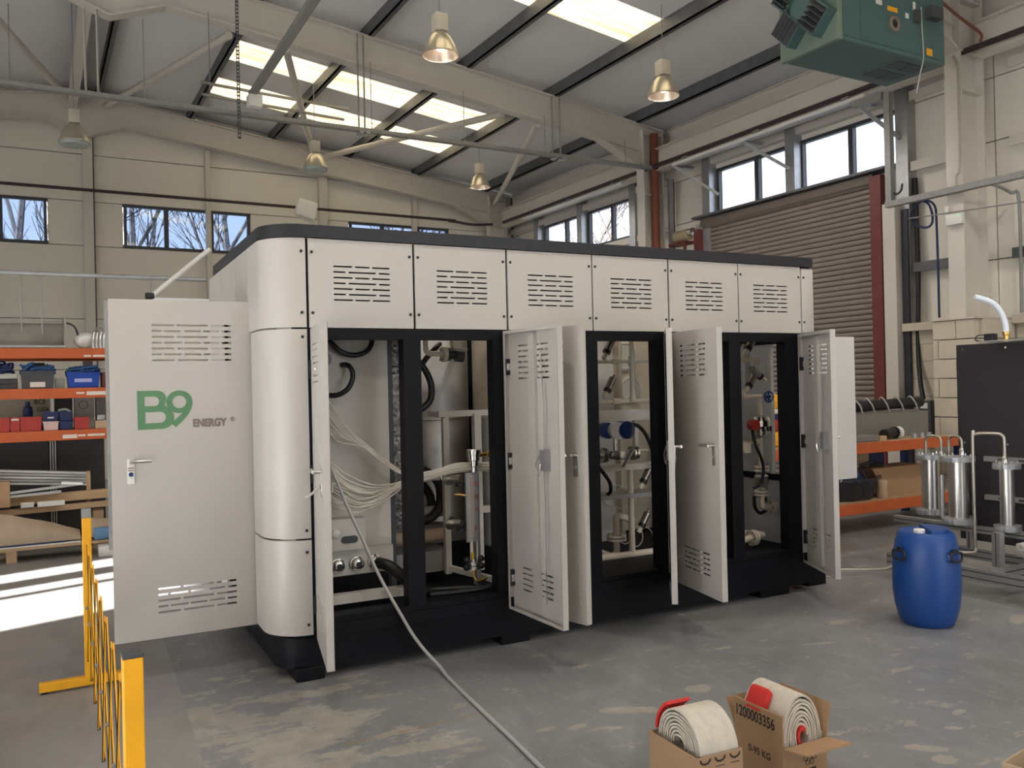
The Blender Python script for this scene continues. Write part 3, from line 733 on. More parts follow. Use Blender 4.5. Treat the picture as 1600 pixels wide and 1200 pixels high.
# big end door with the logo, swung flush with the front
MB9 = Matrix.Identity(4); MB9.translation = (.213, 5.2, 0)
d9 = pan_door(MB9, .79, .232, 2.132, slot_rows(.219, .428, 1.990, 7, .033, .011, SL_A, SL_B) + slot_rows(.226, .424, .508, 5, .033, .011, SL_A, SL_B), 'door', WHITE, .045, ())
d9['label'] = 'large white end door carrying a green B9 ENERGY logo'
handle(d9, MB9, .098, 1.232, 0, 1, WHITEP)
kpart(MB().box(.098 - .015, .098 + .015, -.0085, -.006, 1.192, 1.197).box(.098 - .015, .098 + .015, -.0085, -.006, 1.180, 1.184).xf(MB9), 'handle_stripe', REDSTEEL, d9, False)
kpart(MB().box(.195, .213, 5.205, 5.235, .75, 2.12), 'door_edge_strip', GALVD, d9, False)
# logo: flat lettering shapes with holes
def curve_shape(name, loops, m, M, parent, ex=.0006):
    cu = bpy.data.curves.new(name, 'CURVE'); cu.dimensions = '2D'; cu.fill_mode = 'BOTH'; cu.extrude = ex
    for lp in loops:
        sp = cu.splines.new('POLY'); sp.points.add(len(lp) - 1); sp.use_cyclic_u = True
        for p, q in zip(sp.points, lp): p.co = (q[0], q[1], 0, 1)
    t = bpy.data.objects.new(name, cu); COL.objects.link(t); bpy.context.view_layer.update()
    me = bpy.data.meshes.new_from_object(t.evaluated_get(bpy.context.evaluated_depsgraph_get()))
    bpy.data.objects.remove(t); bpy.data.curves.remove(cu)
    o = FR[parent.name]
    for v in me.vertices: v.co = (M @ v.co) - o
    me.materials.clear(); me.materials.append(m); ob = bpy.data.objects.new(name, me); COL.objects.link(ob); ob.parent = parent; FR[ob.name] = o.copy(); return ob
def arc(cx, cy, rx, ry, a0, a1, n=16): return [(cx + rx * math.cos(R(a0 + (a1 - a0) * i / n)), cy + ry * math.sin(R(a0 + (a1 - a0) * i / n))) for i in range(n + 1)]
# unit = photograph detail of the logo, y up; 1 unit = 0.000498 m
u = .000498
def sc(l): return [((x - 78) * u, (545 - y) * u) for x, y in l]
def aq(cx, cy, rx, ry, a0, a1, n=18): return [(cx + rx * math.cos(R(a0 + (a1 - a0) * i / n)), cy - ry * math.sin(R(a0 + (a1 - a0) * i / n))) for i in range(n + 1)]
B_out = [(78, 110), (290, 110)] + aq(290, 205, 92, 95, 90, -40) + aq(335, 420, 128, 122, 52, -90) + [(300, 542), (82, 545)]
B_h1 = [(155, 175), (265, 175)] + aq(258, 228, 50, 54, 90, -90) + [(155, 282)]
B_h2 = [(160, 350), (320, 348)] + aq(318, 410, 58, 62, 90, -90) + [(160, 475)]
Mlogo = plane_m((.350, 5.2 - .0012, 1.404), (1, 0, 0), (0, 0, 1))
curve_shape('logo_letter_b', [sc(B_out), sc(B_h1), sc(B_h2)], LOGOG, Mlogo, d9)
nine = aq(522, 242, 140, 130, 200, 20, 24) + [(664, 245), (660, 280), (645, 330), (615, 385), (560, 455), (478, 530), (430, 480), (470, 445), (520, 400), (557, 362), (522, 372)] + aq(522, 242, 140, 128, 265, 205, 8)
Mlogo2 = plane_m((.350, 5.2 - .0016, 1.404), (1, 0, 0), (0, 0, 1))
curve_shape('logo_figure_nine', [sc(nine), sc(aq(520, 242, 75, 72, 0, 352, 26))], LOGOG, Mlogo2, d9)
text('logo_word', 'ENERGY', .0600, LOGOT, plane_m((.640, 5.2 - .0012, 1.411), (1, 0, 0), (0, 0, 1)), d9, .0005, .0030, sx=.82)
text('logo_mark', '\u00ae', .036, LOGOT, plane_m((.848, 5.2 - .0012, 1.434), (1, 0, 0), (0, 0, 1)), d9, .0005)
# small end door at the right, swung flush with the front
MR = Matrix.Identity(4); MR.translation = (5.065, 4.86, 0)
dr = pan_door(MR, .575, .80, 1.935, [], 'door', WHITE2, .04)
dr['label'] = 'plain short white end door at the right-hand corner'
kpart(MB().cyl((.09, 0, 1.12), (.09, -.02, 1.12), .013, 12).xf(MR), 'door_stop', CHROME, dr)

# ================================================================== EQUIPMENT INSIDE
def kp(name, mb, m, parent=None, smooth=True): return kpart(mb, name, m, parent, smooth)
# bay one: power cabinet
cab = kp('power_cabinet', MB().box(1.32, 1.815, 5.2, 6.1, .46, 2.35), INSIDE, None, False)
kp('gland_plate', MB().box(1.32, 1.815, 5.17, 5.2, .46, .62), INSIDE, cab, False)
kp('fan_disc', MB().lathe([(.15, 0), (.15, -.03), (.13, -.045), (.02, -.05)], (1.40, 5.2, 1.78), 28, (0, 1, 0)), INSIDE, cab)
kp('fan_guard', MB().lathe([(.045, 0), (.045, -.06), (.03, -.065)], (1.395, 5.2, 1.79), 18, (0, 1, 0)), GALVD, cab)
jb = kp('junction_box', MB().bbox_(1.33, 1.612, 5.08, 5.2, .628, .822, .006), INSIDE)
kp('pilot_lamp', MB().lathe([(.026, 0), (.026, -.012), (.02, -.016)], (1.424, 5.08, .737), 20, (0, 1, 0)), WHITEP, jb)
kp('connector_slot', MB().prism(arc(-.03, 0, .022, .022, 90, 270, 8) + arc(.03, 0, .022, .022, -90, 90, 8), .006, plane_m((1.508, 5.08, .695), (1, 0, 0), (0, 0, 1))), DARKGREY, jb)
for x in (1.452, 1.573, 1.69):
    g = kp('cable_gland', MB().lathe([(.043, 0), (.043, -.02), (.036, -.022), (.036, -.055), (.028, -.06)], (x, 5.17, .53), 18, (0, 1, 0)), CHROME)
    kp('gland_bore', MB().lathe([(.018, -.058), (.018, -.064)], (x, 5.17, .53), 14, (0, 1, 0)), RUBBER, g)
kp('cable', MB().tube([(1.69, 5.1, .53), (1.74, 5.04, .515), (1.80, 5.0, .46), (1.88, 5.0, .38), (2.0, 5.02, .32)], .035, 12, 5), RUBBER)
kp('hose', MB().tube([(1.40, 5.13, 1.93), (1.44, 5.1, 1.875), (1.49, 5.1, 1.832), (1.567, 5.1, 1.812), (1.64, 5.1, 1.832), (1.685, 5.12, 1.88), (1.70, 5.14, 1.95)], .016, 12, 5), RUBBER)
kp('hose', MB().tube([(1.505, 5.16, 1.755), (1.525, 5.1, 1.752), (1.548, 5.08, 1.715), (1.546, 5.08, 1.66), (1.515, 5.08, 1.605), (1.46, 5.1, 1.572), (1.40, 5.14, 1.572), (1.36, 5.2, 1.59)], .016, 12, 5), RUBBER)
kp('base_channel', MB().box(1.32, 1.84, 5.0, 5.06, .33, .385), FRAME, None, False)
# crumpled foil-faced duct between the bays
FOIL = mat('mottled foil', (.22, .205, .19), .38, .8, var=.85, vscale=45, bump=1.0, bscale=45)
kp('foil_duct', MB().bbox_(1.885, 1.975, 5.32, 5.4, .69, 2.2, .006), FOIL)
kp('duct_frame', MB().box(1.845, 1.882, 5.30, 5.36, .3, 2.2), DARKGREY, None, False)
# clear tubing fan
tb = MB(); rnd = random.Random(4)
for k in range(9):
    z0 = 1.40 + .17 * k / 8; x0 = 1.385
    tb.tube([(x0, 5.08 + rnd.uniform(0, .05), z0), (1.45 + rnd.uniform(-.01, .02), 5.06, z0 - .10 - .02 * rnd.random()), (1.60, 5.05, 1.265 + rnd.uniform(-.02, .02)), (1.72, 5.03, 1.155 + rnd.uniform(-.015, .02)), (1.86, 5.02, 1.065 + rnd.uniform(-.015, .01)), (1.97, 5.0, 1.045 + rnd.uniform(-.02, .02))], .0042, 6, 4)
for k in range(24):
    z0 = .93 + .26 * k / 23; low = .86 + (z0 - .93) * .62 + rnd.uniform(-.015, .015)
    tb.tube([(1.383, 5.08 + rnd.uniform(0, .06), z0), (1.46 + rnd.uniform(-.02, .02), 5.05, (z0 + low) / 2 - .005), (1.58 + rnd.uniform(-.03, .03), 5.04 + rnd.uniform(-.02, .02), low), (1.72, 5.03, .5 * low + .5 * .98 + rnd.uniform(-.02, .02)), (1.86, 5.02, 1.025 + rnd.uniform(-.02, .02)), (1.97, 5.0, 1.045 + rnd.uniform(-.025, .025))], .0042, 6, 4)
for k in range(16):
    a = 6.28 * k / 16; rr = rnd.uniform(.012, .032); oy, oz = rr * math.cos(a), rr * math.sin(a)
    tb.tube([(1.95, 5.0 + oy, 1.045 + oz), (2.07, 5.0 + oy * .8, 1.068 + oz * .8), (2.18, 5.0 + oy, 1.088 + oz), (2.31, 5.02 + oy, 1.085 + oz), (2.42, 5.05 + oy, 1.078 + oz), (2.54, 5.1 + oy, 1.068 + oz)], .0045, 6, 4)
o = kp('clear_tubing', tb, CLEAR); o['kind'] = 'stuff'; o['label'] = 'fan of thin clear tubes gathered into a bundle'
# bay two: tanks, frame, level gauge
kp('steel_tank', MB().lathe([(.02, 0), (.27, .03), (.30, .06), (.30, 1.60), (.27, 1.64), (.02, 1.68)], (2.50, 6.2, .55), 32), mat('brushed tank steel', (.55, .53, .5), .45, .7, var=.12, vscale=6))
kp('tank_seam', MB().lathe([(.302, 0), (.306, .006), (.302, .012)], (2.50, 6.2, 1.36), 32, cap=False), STEEL)
kp('cream_tank', MB().lathe([(.02, 0), (.30, .03), (.33, .08), (.33, 1.75), (.30, 1.80), (.02, 1.84)], (3.07, 5.85, .42), 32), TANK)
kp('grey_tank', MB().lathe([(.02, 0), (.075, .02), (.08, .04), (.08, .9), (.075, .93), (.02, .95)], (2.71, 5.55, .45), 24), mat('pale grey tank', (.42, .41, .38), .4))
kp('hose', MB().tube([(2.72, 5.5, .45), (2.72, 5.45, .36), (2.80, 5.4, .33), (2.84, 5.4, .40), (2.86, 5.45, .5)], .012, 8, 5), CLEAR)
fr = kp('tank_stand', MB().bar((2.243, 5.3, .36), (2.243, 5.3, 1.40), .04), FRAME, None, False)
kp('stand_leg', MB().bar((2.475, 5.3, .36), (2.475, 5.3, 1.42), .05), FRAME, fr, False)
kp('stand_rail', MB().bar((2.20, 5.32, 1.425), (2.62, 5.32, 1.425), .04).bar((2.26, 5.3, 1.415), (2.30, 5.7, 1.42), .035), FRAME, fr, False)
kp('stand_rail', MB().bar((2.45, 5.32, .765), (2.70, 5.32, .765), .045), FRAME, fr, False)
kp('stand_rail', MB().bar((2.243, 5.3, .40), (2.50, 5.0, .33), .035), FRAME, fr, False)
kp('stand_rail', MB().bar((1.95, 5.5, .99), (2.24, 5.4, .985), .02), FRAME, fr, False)
kp('stand_leg', MB().bar((2.62, 5.3, .40), (2.62, 5.3, 1.42), .035), FRAME, fr, False)
lg = kp('level_gauge', MB().box(2.232, 2.318, 4.955, 4.975, .62, 1.058), ALU, None, False)
SCALE = mat('gauge scale', (.62, .55, .47), .5)
kp('scale_strip', MB().box(2.253, 2.281, 4.95, 4.9555, .645, 1.04), SCALE, lg, False)
tk = MB()
for i in range(52): tk.box(2.255, 2.279, 4.9485, 4.9505, .648 + i * .0075, .6505 + i * .0075)
o = kp('scale_ticks', tk, LOGOT, lg, False)
for i, (z, s) in enumerate(((.985, '38'), (.905, '28'), (.825, '18'), (.705, '8'))):
    text('scale_number', s, .038, REDP, plane_m((2.285, 4.9545, z - .012), (1, 0, 0), (0, 0, 1)), lg, .0003, .0004, sx=.8)
kp('sight_tube', MB().cyl((2.266, 4.965, .50), (2.266, 4.965, .64), .011, 12).cyl((2.305, 4.965, .50), (2.305, 4.965, .64), .004, 8), CLEAR, lg)
kp('float_fluid', MB().cyl((2.266, 4.953, .51), (2.266, 4.953, .555), .010, 12), mat('yellow fluid', (.62, .45, .02), .3), lg)
kp('valve_head', MB().lathe([(.012, 0), (.022, .002), (.022, .035), (.030, .04), (.030, .07), (.042, .075), (.042, .115), (.048, .117), (.048, .142), (.042, .146)], (2.293, 4.965, 1.06), 22), CHROME, lg)
kp('valve_arm', MB().cyl((2.33, 4.965, 1.165), (2.39, 4.965, 1.17), .012, 12).cyl((2.385, 4.965, 1.17), (2.40, 4.965, 1.17), .02, 12), BRASS, lg)
kp('gauge_flange', MB().lathe([(.04, 0), (.04, .02), (.02, .021), (.02, .026), (.04, .027), (.04, .047), (.018, .05), (.018, .07)], (2.275, 4.96, .448), 20), STEEL, lg)
for k, (dx, dz) in enumerate(((-.055, .0), (.05, .0), (-.05, .045), (.048, .045))): kp('flange_knob', MB().ball((2.275 + dx, 4.95, .465 + dz), .022, 6), RUBBER, lg)
kp('drain_pipe', MB().tube([(2.275, 4.96, .45), (2.277, 4.96, .40), (2.30, 4.95, .37), (2.36, 4.95, .385)], .01, 8, 4), BRASS, lg)
kp('gauge_bracket', MB().box(2.30, 2.33, 4.97, 5.02, .34, 1.05), GALV, lg, False)
for z in (1.02, .735):
    sv = kp('isolating_valve', MB().cyl((2.225, 5.02, z), (2.16, 5.12, z), .022, 12).cyl((2.175, 5.07, z), (2.165, 5.085, z), .045, 16), STEEL)
    kp('valve_wheel', MB().cyl((2.21, 5.0, z - .028), (2.21, 5.0, z - .045), .03, 14), RUBBER, sv)
kp('quick_coupling', MB().cyl((2.235, 4.97, .915), (2.185, 4.99, .925), .009, 10).cyl((2.2, 4.985, .92), (2.17, 5.0, .925), .006, 10), BRASS)
kp('hose_loop', MB().tube([(2.05, 5.5, 1.06), (2.14, 5.48, 1.045), (2.24, 5.48, .98), (2.285, 5.5, .87), (2.26, 5.5, .76), (2.18, 5.5, .70), (2.05, 5.5, .69)], .032, 12, 6), RUBBER)
kp('hose_loop', MB().tube([(2.05, 5.6, .97), (2.16, 5.6, .95), (2.24, 5.6, .86), (2.24, 5.6, .75), (2.1, 5.6, .70)], .03, 12, 6), RUBBER)
kp('hose', MB().tube([(2.02, 5.25, 1.80), (2.09, 5.25, 1.72), (2.13, 5.25, 1.62), (2.12, 5.25, 1.52), (2.05, 5.25, 1.46)], .022, 12, 6), RUBBER)
kp('hose', MB().tube([(2.08, 5.35, 1.72), (2.14, 5.35, 1.80), (2.20, 5.35, 1.86), (2.26, 5.4, 1.90)], .018, 10, 5), RUBBER)
kp('low_pipe', MB().cyl((1.86, 5.45, .60), (2.30, 5.45, .60), .045, 16), mat('tan hose', (.50, .38, .27), .6))
kp('low_pipe', MB().cyl((1.86, 5.55, .75), (2.35, 5.55, .745), .04, 14), GALVD)
kp('plastic_wrap', MB().box(1.9, 2.3, 5.4, 5.7, .36, .50), mat('clear film', (.35, .33, .31), .2), None, False)
kp('elbow_pipe', MB().tube([(2.118, 5.3, 1.95), (2.118, 5.3, 1.865), (2.128, 5.3, 1.838), (2.155, 5.3, 1.829), (2.235, 5.3, 1.829)], .018, 12, 5), CREAMPIPE)
sv = kp('pump_flange', MB().cyl((2.235, 5.3, 1.825), (2.25, 5.3, 1.825), .052, 22).cyl((2.252, 5.3, 1.825), (2.262, 5.3, 1.825), .05, 22), CREAMPIPE)
kp('pump_body', MB().cyl((2.262, 5.3, 1.825), (2.33, 5.3, 1.825), .032, 16).cyl((2.33, 5.3, 1.815), (2.385, 5.3, 1.81), .04, 16), DARKGREY, sv)
for z in (1.788, 1.86): kp('pump_bolt', MB().cyl((2.215, 5.3, z), (2.30, 5.3, z), .008, 8), GALVD, sv)
kp('elbow_pipe', MB().tube([(2.327, 5.35, 1.96), (2.327, 5.35, 1.89), (2.338, 5.35, 1.866), (2.36, 5.35, 1.86), (2.44, 5.35, 1.858)], .012, 10, 5), CREAMPIPE)
kp('cable', MB().tube([(2.52, 5.0, .72), (2.50, 4.95, .55), (2.46, 4.9, .42), (2.36, 4.85, .36), (2.2, 4.85, .345), (1.95, 4.9, .34)], .014, 8, 6), RUBBER)
kp('cable', MB().tube([(2.0, 5.0, .345), (2.2, 4.93, .345), (2.35, 4.87, .345), (2.45, 4.9, .40), (2.55, 5.0, .45)], .014, 8, 6), RUBBER)

# small pipe kit used in bays three to six
def rod(name, a, b, r, m, parent=None): return kp(name, MB().cyl(a, b, r, 14), m, parent)
def actuator(p, ang, L=.11, r=.028, m=None):      # angle-seat valve: cream body, dark piston head tilted in the x-z plane
    d = Vector((math.cos(R(ang)), 0, math.sin(R(ang)))); p = Vector(p)
    b = kp('valve', MB().cyl(p, p + d * .05, .018, 12), CREAMPIPE)
    kp('actuator', MB().lathe([(.014, .03), (.02, .05), (r, .055), (r, .055 + L), (r * .8, .06 + L), (r * .35, .065 + L), (r * .35, .085 + L), (.004, .087 + L)], p, 18, d), m or DARKSTEEL, b)
    kp('actuator_cap', MB().lathe([(r * 1.06, .05), (r * 1.08, .056), (r * 1.08, .075), (r * 1.02, .077)], p, 18, d), RUBBER, b)
    return b
DARKSTEEL = mat('actuator metal', (.30, .27, .24), .3, .8)
def flange(p, d, r=.05, m=None):
    p = Vector(p); d = Vector(d).normalized()
    f = kp('flange', MB().cyl(p - d * .022, p - d * .004, r, 20).cyl(p + d * .004, p + d * .022, r, 20), m or CREAMPIPE)
    a = d.cross(Vector((0, 0, 1)) if abs(d.z) < .9 else Vector((1, 0, 0))).normalized(); b = d.cross(a); bl = MB()
    for k in range(6):
        q = p + (a * math.cos(k * 1.047) + b * math.sin(k * 1.047)) * r * .78; bl.cyl(q - d * .034, q + d * .034, .006, 6)
    kp('flange_bolt', bl, GALVD, f); return f
# bays three and four
kp('back_plate', MB().box(3.42, 4.02, 5.88, 5.9, .32, 2.3), INSIDE, None, False)
kp('back_plate', MB().box(4.02, 4.9, 6.2, 6.22, .32, 2.3), TANK, None, False)
kp('back_edge', MB().box(4.0, 4.03, 5.80, 5.9, .32, 2.3), TANK, None, False)
kp('round_cover', MB().lathe([(.13, 0), (.13, -.02), (.11, -.028), (.1, -.02), (.002, -.018)], (4.33, 6.2, 1.84), 30, (0, 1, 0)), INSIDE)
kp('round_cover', MB().lathe([(.12, 0), (.12, -.02), (.1, -.028), (.09, -.02), (.002, -.018)], (4.38, 6.2, 1.55), 30, (0, 1, 0)), INSIDE)
kp('branch_pipe', MB().cyl((3.3, 5.45, 1.770), (4.3, 5.45, 1.772), .014, 12), CREAMPIPE)
kp('pipe_tee', MB().cyl((3.70, 5.45, 1.771), (3.755, 5.45, 1.771), .023, 14), CREAMPIPE)
kp('branch_pipe', MB().cyl((3.3, 5.45, 1.465), (4.3, 5.45, 1.467), .015, 12), CREAMPIPE)
kp('pipe_tee', MB().cyl((3.69, 5.45, 1.466), (3.765, 5.45, 1.466), .024, 14), CREAMPIPE)
kp('riser_pipe', MB().cyl((3.872, 5.44, 1.46), (3.872, 5.44, 2.1), .019, 14), CREAMPIPE)
for z0, z1 in ((1.735, 1.81), (1.46, 1.50)): kp('pipe_tee', MB().cyl((3.872, 5.44, z0), (3.872, 5.44, z1), .028, 14), CREAMPIPE)
for p, a in (((3.585, 5.40, 1.79), 60), ((3.585, 5.40, 1.50), 60), ((4.02, 5.40, 1.79), 62), ((4.02, 5.40, 1.49), 62)): actuator(p, a)
kp('cross_rail', MB().box(3.3, 4.3, 5.38, 5.42, 1.32, 1.405), FRAME, None, False)
kp('cross_rail', MB().box(3.3, 4.2, 5.30, 5.36, .955, 1.0), FRAME, None, False)
kp('rail_post', MB().box(3.93, 3.965, 5.5, 5.54, 1.0, 1.36), FRAME, None, False)
kp('riser_pipe', MB().cyl((3.766, 5.34, .31), (3.764, 5.34, .975), .023, 14), CREAMPIPE)
kp('floor_pipe', MB().cyl((3.3, 5.34, .31), (4.25, 5.34, .312), .029, 16), CREAMPIPE)
kp('lower_shelf', MB().box(3.3, 4.3, 5.3, 5.5, .745, .775), mat('grey steel shelf', (.33, .33, .33), .4), None, False)
tr = kp('flow_transmitter', MB().cyl((3.555, 5.26, 1.266), (3.515, 5.12, 1.263), .06, 24), WHITEP)
tr['label'] = 'blue-capped white flow transmitter'
kp('front_cap', MB().cyl((3.585, 5.20, 1.266), (3.58, 5.10, 1.266), .064, 24).cyl((3.58, 5.10, 1.266), (3.58, 5.085, 1.266), .05, 24).xf(Matrix.Identity(4)), BLUEV, tr)
kp('rear_cap', MB().cyl((3.50, 5.28, 1.264), (3.478, 5.2, 1.262), .058, 24), BLUEV, tr)
kp('stem', MB().cyl((3.54, 5.2, 1.11), (3.54, 5.2, 1.21), .019, 12), CHROME, tr)
kp('meter_line', MB().cyl((3.35, 5.2, 1.085), (3.72, 5.2, 1.09), .028, 16), CHROME)
kp('meter_line', MB().cyl((3.70, 5.2, 1.105), (4.05, 5.25, 1.105), .011, 10), CREAMPIPE)
flange((3.43, 5.2, 1.086), (1, 0, 0), .055, STEEL); flange((3.70, 5.2, 1.09), (1, 0, 0), .052, STEEL)
kp('meter_block', MB().bbox_(3.50, 3.60, 5.15, 5.22, 1.05, 1.115, .006), STEEL)
kp('bracket', MB().bar((3.57, 5.15, 1.0), (3.66, 5.15, 1.12), .028, .01), GALV, None, False)
kp('signal_cable', MB().tube([(3.61, 5.15, 1.30), (3.69, 5.14, 1.295), (3.76, 5.15, 1.245), (3.83, 5.18, 1.16), (3.89, 5.2, 1.05), (3.93, 5.2, .95)], .014, 10, 6), RUBBER)
kp('signal_cable', MB().tube([(3.40, 5.25, 1.02), (3.47, 5.25, .945), (3.53, 5.27, .875), (3.555, 5.3, .81), (3.54, 5.32, .78)], .014, 10, 6), RUBBER)
actuator((3.865, 5.36, .80), 58); actuator((3.87, 5.40, .46), 58)
for c, r in (((3.94, 5.62, .69), .09), ((3.97, 5.46, .40), .085)):
    kp('clear_coil', MB().tube([(c[0] + r * math.cos(R(t)), c[1] + .0004 * t, c[2] + r * math.sin(R(t))) for t in range(-40, 700, 20)], .0045, 6), CLEAR)
kp('trap_pipe', MB().tube([(3.45, 5.5, .375), (3.60, 5.5, .315), (3.685, 5.5, .285), (3.728, 5.5, .30), (3.735, 5.5, .35), (3.735, 5.5, .55), (3.745, 5.5, .575), (3.775, 5.5, .58), (3.90, 5.48, .53)], .025, 14, 4), CREAMPIPE)
flange((3.735, 5.5, .42), (0, 0, 1), .075)
# bays five and six
kp('rear_sheet', MB().box(4.55, 4.80, 5.7, 5.72, .32, 2.2), GREYIN, None, False)
kp('riser_pipe', MB().cyl((4.757, 5.4, .33), (4.752, 5.4, 1.08), .022, 14), CREAMPIPE)
kp('riser_pipe', MB().cyl((4.722, 5.45, 1.1), (4.722, 5.45, 1.9), .02, 14), GALV)
kp('branch_pipe', MB().cyl((4.55, 5.4, 1.47), (4.80, 5.4, 1.47), .014, 12), CREAMPIPE)
for z in (1.68, 1.0, .62): kp('valve_body', MB().ball((4.70, 5.42, z), .045, 8, (1, 1, 1.3)), GALVD)
for z0 in (1.77, 1.475):
    kp('branch_pipe', MB().cyl((4.765, 5.2, z0), (4.955, 5.2, z0), .017, 14), CREAMPIPE)
    kp('pipe_elbow', MB().tube([(4.775, 5.2, z0 + .055), (4.772, 5.2, z0 + .02), (4.782, 5.2, z0), (4.82, 5.2, z0)], .021, 12, 4), CREAMPIPE)
    actuator((4.775, 5.18, z0 + .04), 52)
actuator((4.965, 5.16, 1.60), 145, m=GALVD)
wh = kp('hand_wheel', MB().tube([(5.0 + .042 * math.cos(R(t)), 5.16, 1.47 + .042 * math.sin(R(t))) for t in range(0, 361, 20)], .009, 8).cyl((5.0, 5.2, 1.47), (5.0, 5.15, 1.47), .016, 10), BLUEV)
kp('wheel_spoke', MB().bar((4.96, 5.16, 1.47), (5.04, 5.16, 1.47), .01).bar((5.0, 5.16, 1.43), (5.0, 5.16, 1.51), .01), BLUEV, wh, False)
kp('riser_pipe', MB().cyl((4.936, 5.2, .91), (4.940, 5.2, 1.46), .021, 14), CREAMPIPE)
kp('branch_pipe', MB().cyl((4.70, 5.2, 1.112), (4.94, 5.2, 1.115), .020, 14), CREAMPIPE)
kp('conduit', MB().tube([(4.865, 5.25, 1.55), (4.87, 5.25, 1.8), (4.86, 5.25, 1.87), (4.82, 5.25, 1.88)], .018, 10, 4), GALV)
for dx in (0, .022): kp('clear_coil', MB().tube([(4.91 + dx, 5.22, 1.72), (4.925 + dx, 5.22, 1.78), (4.97 + dx, 5.22, 1.76), (4.985 + dx, 5.22, 1.68), (4.965 + dx, 5.22, 1.60)], .0055, 6, 6), CLEAR)
pm = kp('regulator', MB().cyl((4.87, 5.12, 1.24), (4.87, 5.12, 1.285), .075, 24).lathe([(.075, .045), (.06, .075), (.02, .085)], (4.87, 5.12, 1.24), 24), CHROME)
kp('regulator_body', MB().lathe([(.02, 0), (.045, .02), (.05, .07), (.07, .09)], (4.87, 5.12, 1.15), 20), STEEL, pm)
kp('regulator_bolt', MB().cyl((4.83, 5.05, 1.205), (4.83, 5.05, 1.24), .009, 8).cyl((4.87, 5.045, 1.205), (4.87, 5.045, 1.24), .009, 8).cyl((4.905, 5.05, 1.205), (4.905, 5.05, 1.24), .009, 8), RUBBER, pm)
kp('red_knob', MB().cyl((4.765, 5.12, 1.255), (4.765, 5.06, 1.255), .042, 20), REDP, pm)
kp('filter_bowl', MB().cyl((4.79, 5.12, 1.12), (4.79, 5.12, 1.22), .016, 12).ball((4.79, 5.11, 1.135), .014, 6), BRASS)
kp('side_box', MB().bbox_(4.70, 4.765, 5.12, 5.18, 1.035, 1.115, .004), CREAMPIPE)
flange((4.925, 5.18, .90), (0, 0, 1), .062)
kp('check_valve', MB().lathe([(.035, 0), (.05, .015), (.035, .03), (.055, .06), (.055, .12), (.04, .135), (.05, .15), (.05, .16)], (4.91, 5.17, .72), 20), STEEL)
kp('hose', MB().tube([(4.76, 5.1, 1.22), (4.775, 5.08, 1.1), (4.83, 5.08, .99), (4.85, 5.08, .9), (4.82, 5.08, .8), (4.76, 5.1, .76)], .012, 8, 6), RUBBER)
flange((4.91, 5.17, .705), (0, 0, 1), .055)
kp('elbow_pipe', MB().tube([(4.895, 5.15, .70), (4.893, 5.15, .63), (4.905, 5.15, .595), (4.95, 5.15, .588), (4.99, 5.15, .588)], .022, 14, 5), CREAMPIPE)
flange((4.995, 5.15, .59), (1, 0, 0), .055)
kp('hose', MB().tube([(4.86, 5.2, .68), (4.865, 5.2, .59), (4.92, 5.2, .54), (4.98, 5.2, .57), (4.99, 5.22, .68)], .014, 8, 6), RUBBER)
kp('floor_pipe', MB().tube([(4.60, 5.12, .345), (4.70, 5.12, .365), (4.80, 5.12, .375), (4.88, 5.14, .372), (4.90, 5.2, .372), (4.80, 5.36, .375)], .026, 14, 4), CREAMPIPE)
flange((4.76, 5.12, .37), (1, .0, 0), .062)
kp('terminal', MB().bbox_(4.955, 4.99, FY + .09, FY + .11, 1.5, 1.56, .004), BRASS)
# ================================================================== HANGING THINGS
def lamp(x, y, zb, label, on=True, closed=False, proto=[]):
    org = (x, y, zb)
    e = thing('high_bay_lamp', label, 'lamp', org, 'high bay lamps under the roof')
    if not proto:
        prof = [(.055, .27), (.085, .25), (.13, .20), (.165, .13), (.192, .06), (.205, .015), (.212, .012), (.212, 0), (.203, 0), (.196, .02), (.183, .06), (.156, .13), (.121, .195), (.08, .238), (.03, .245)]
        SHADE = mat('spun aluminium shade', (.62, .57, .47), .3, .75, var=.05)
        proto.append(MB().lathe(prof, org, 32, cap=False).build('shade', SHADE, e))
        g = MB().bbox_(x - .075, x + .075, y - .075, y + .075, zb + .275, zb + .47, .008); proto.append(g.build('gear_box', mat('gear box cream', (.60, .56, .47), .5), e))
        proto.append(MB().lathe([(.06, .245), (.06, .28)], org, 16).build('collar', GALVD, e))
        proto.append(MB().ball((x, y, zb + .13), .06, 8, (1, 1, 1.3)).build('bulb', mat('lamp bulb', (1, .9, .85), .4, emit=(1, .60, .50), estr=7.0), e))
    else:
        for p in proto:
            c = p.copy(); COL.objects.link(c); c.parent = e; FR[c.name] = Vector(org)
    if closed: MB().lathe([(.2, .015), (.2, -.03), (.185, -.05), (.001, -.052)], org, 28).build('lens', mat('greenish lens', (.38, .44, .42), .15, spec=.7), e)
    MB().tube([(x, y, zb + .465), (x, y, roofz(x) - .001)], .006, 6).build('hanger_rod', GALVD, e)
    if on:
        L = bpy.data.lights.new('lamp_light', 'SPOT'); L.energy = LAMP_POWER; L.shadow_soft_size = .06; L.spot_size = R(165); L.spot_blend = .35; L.color = (1.0, .93, .88)
        lo = bpy.data.objects.new('lamp_light', L); COL.objects.link(lo); lo.parent = e; lo.location = (0, 0, .03)
    return e
lamp(4.1, 8.81, 5.35, 'lit aluminium high bay lamp nearest the top of the view')
lamp(7.33, 8.84, 5.37, 'lit aluminium high bay lamp left of the green heater')
lamp(7.82, 15.09, 5.55, 'small lit high bay lamp above the far corner of the hall')
lamp(.61, 13.97, 5.30, 'high bay lamp with flat lens at the far left', False, True)
lamp(4.34, 14.52, 5.43, 'high bay lamp with flat lens under the rooflights', False, True)
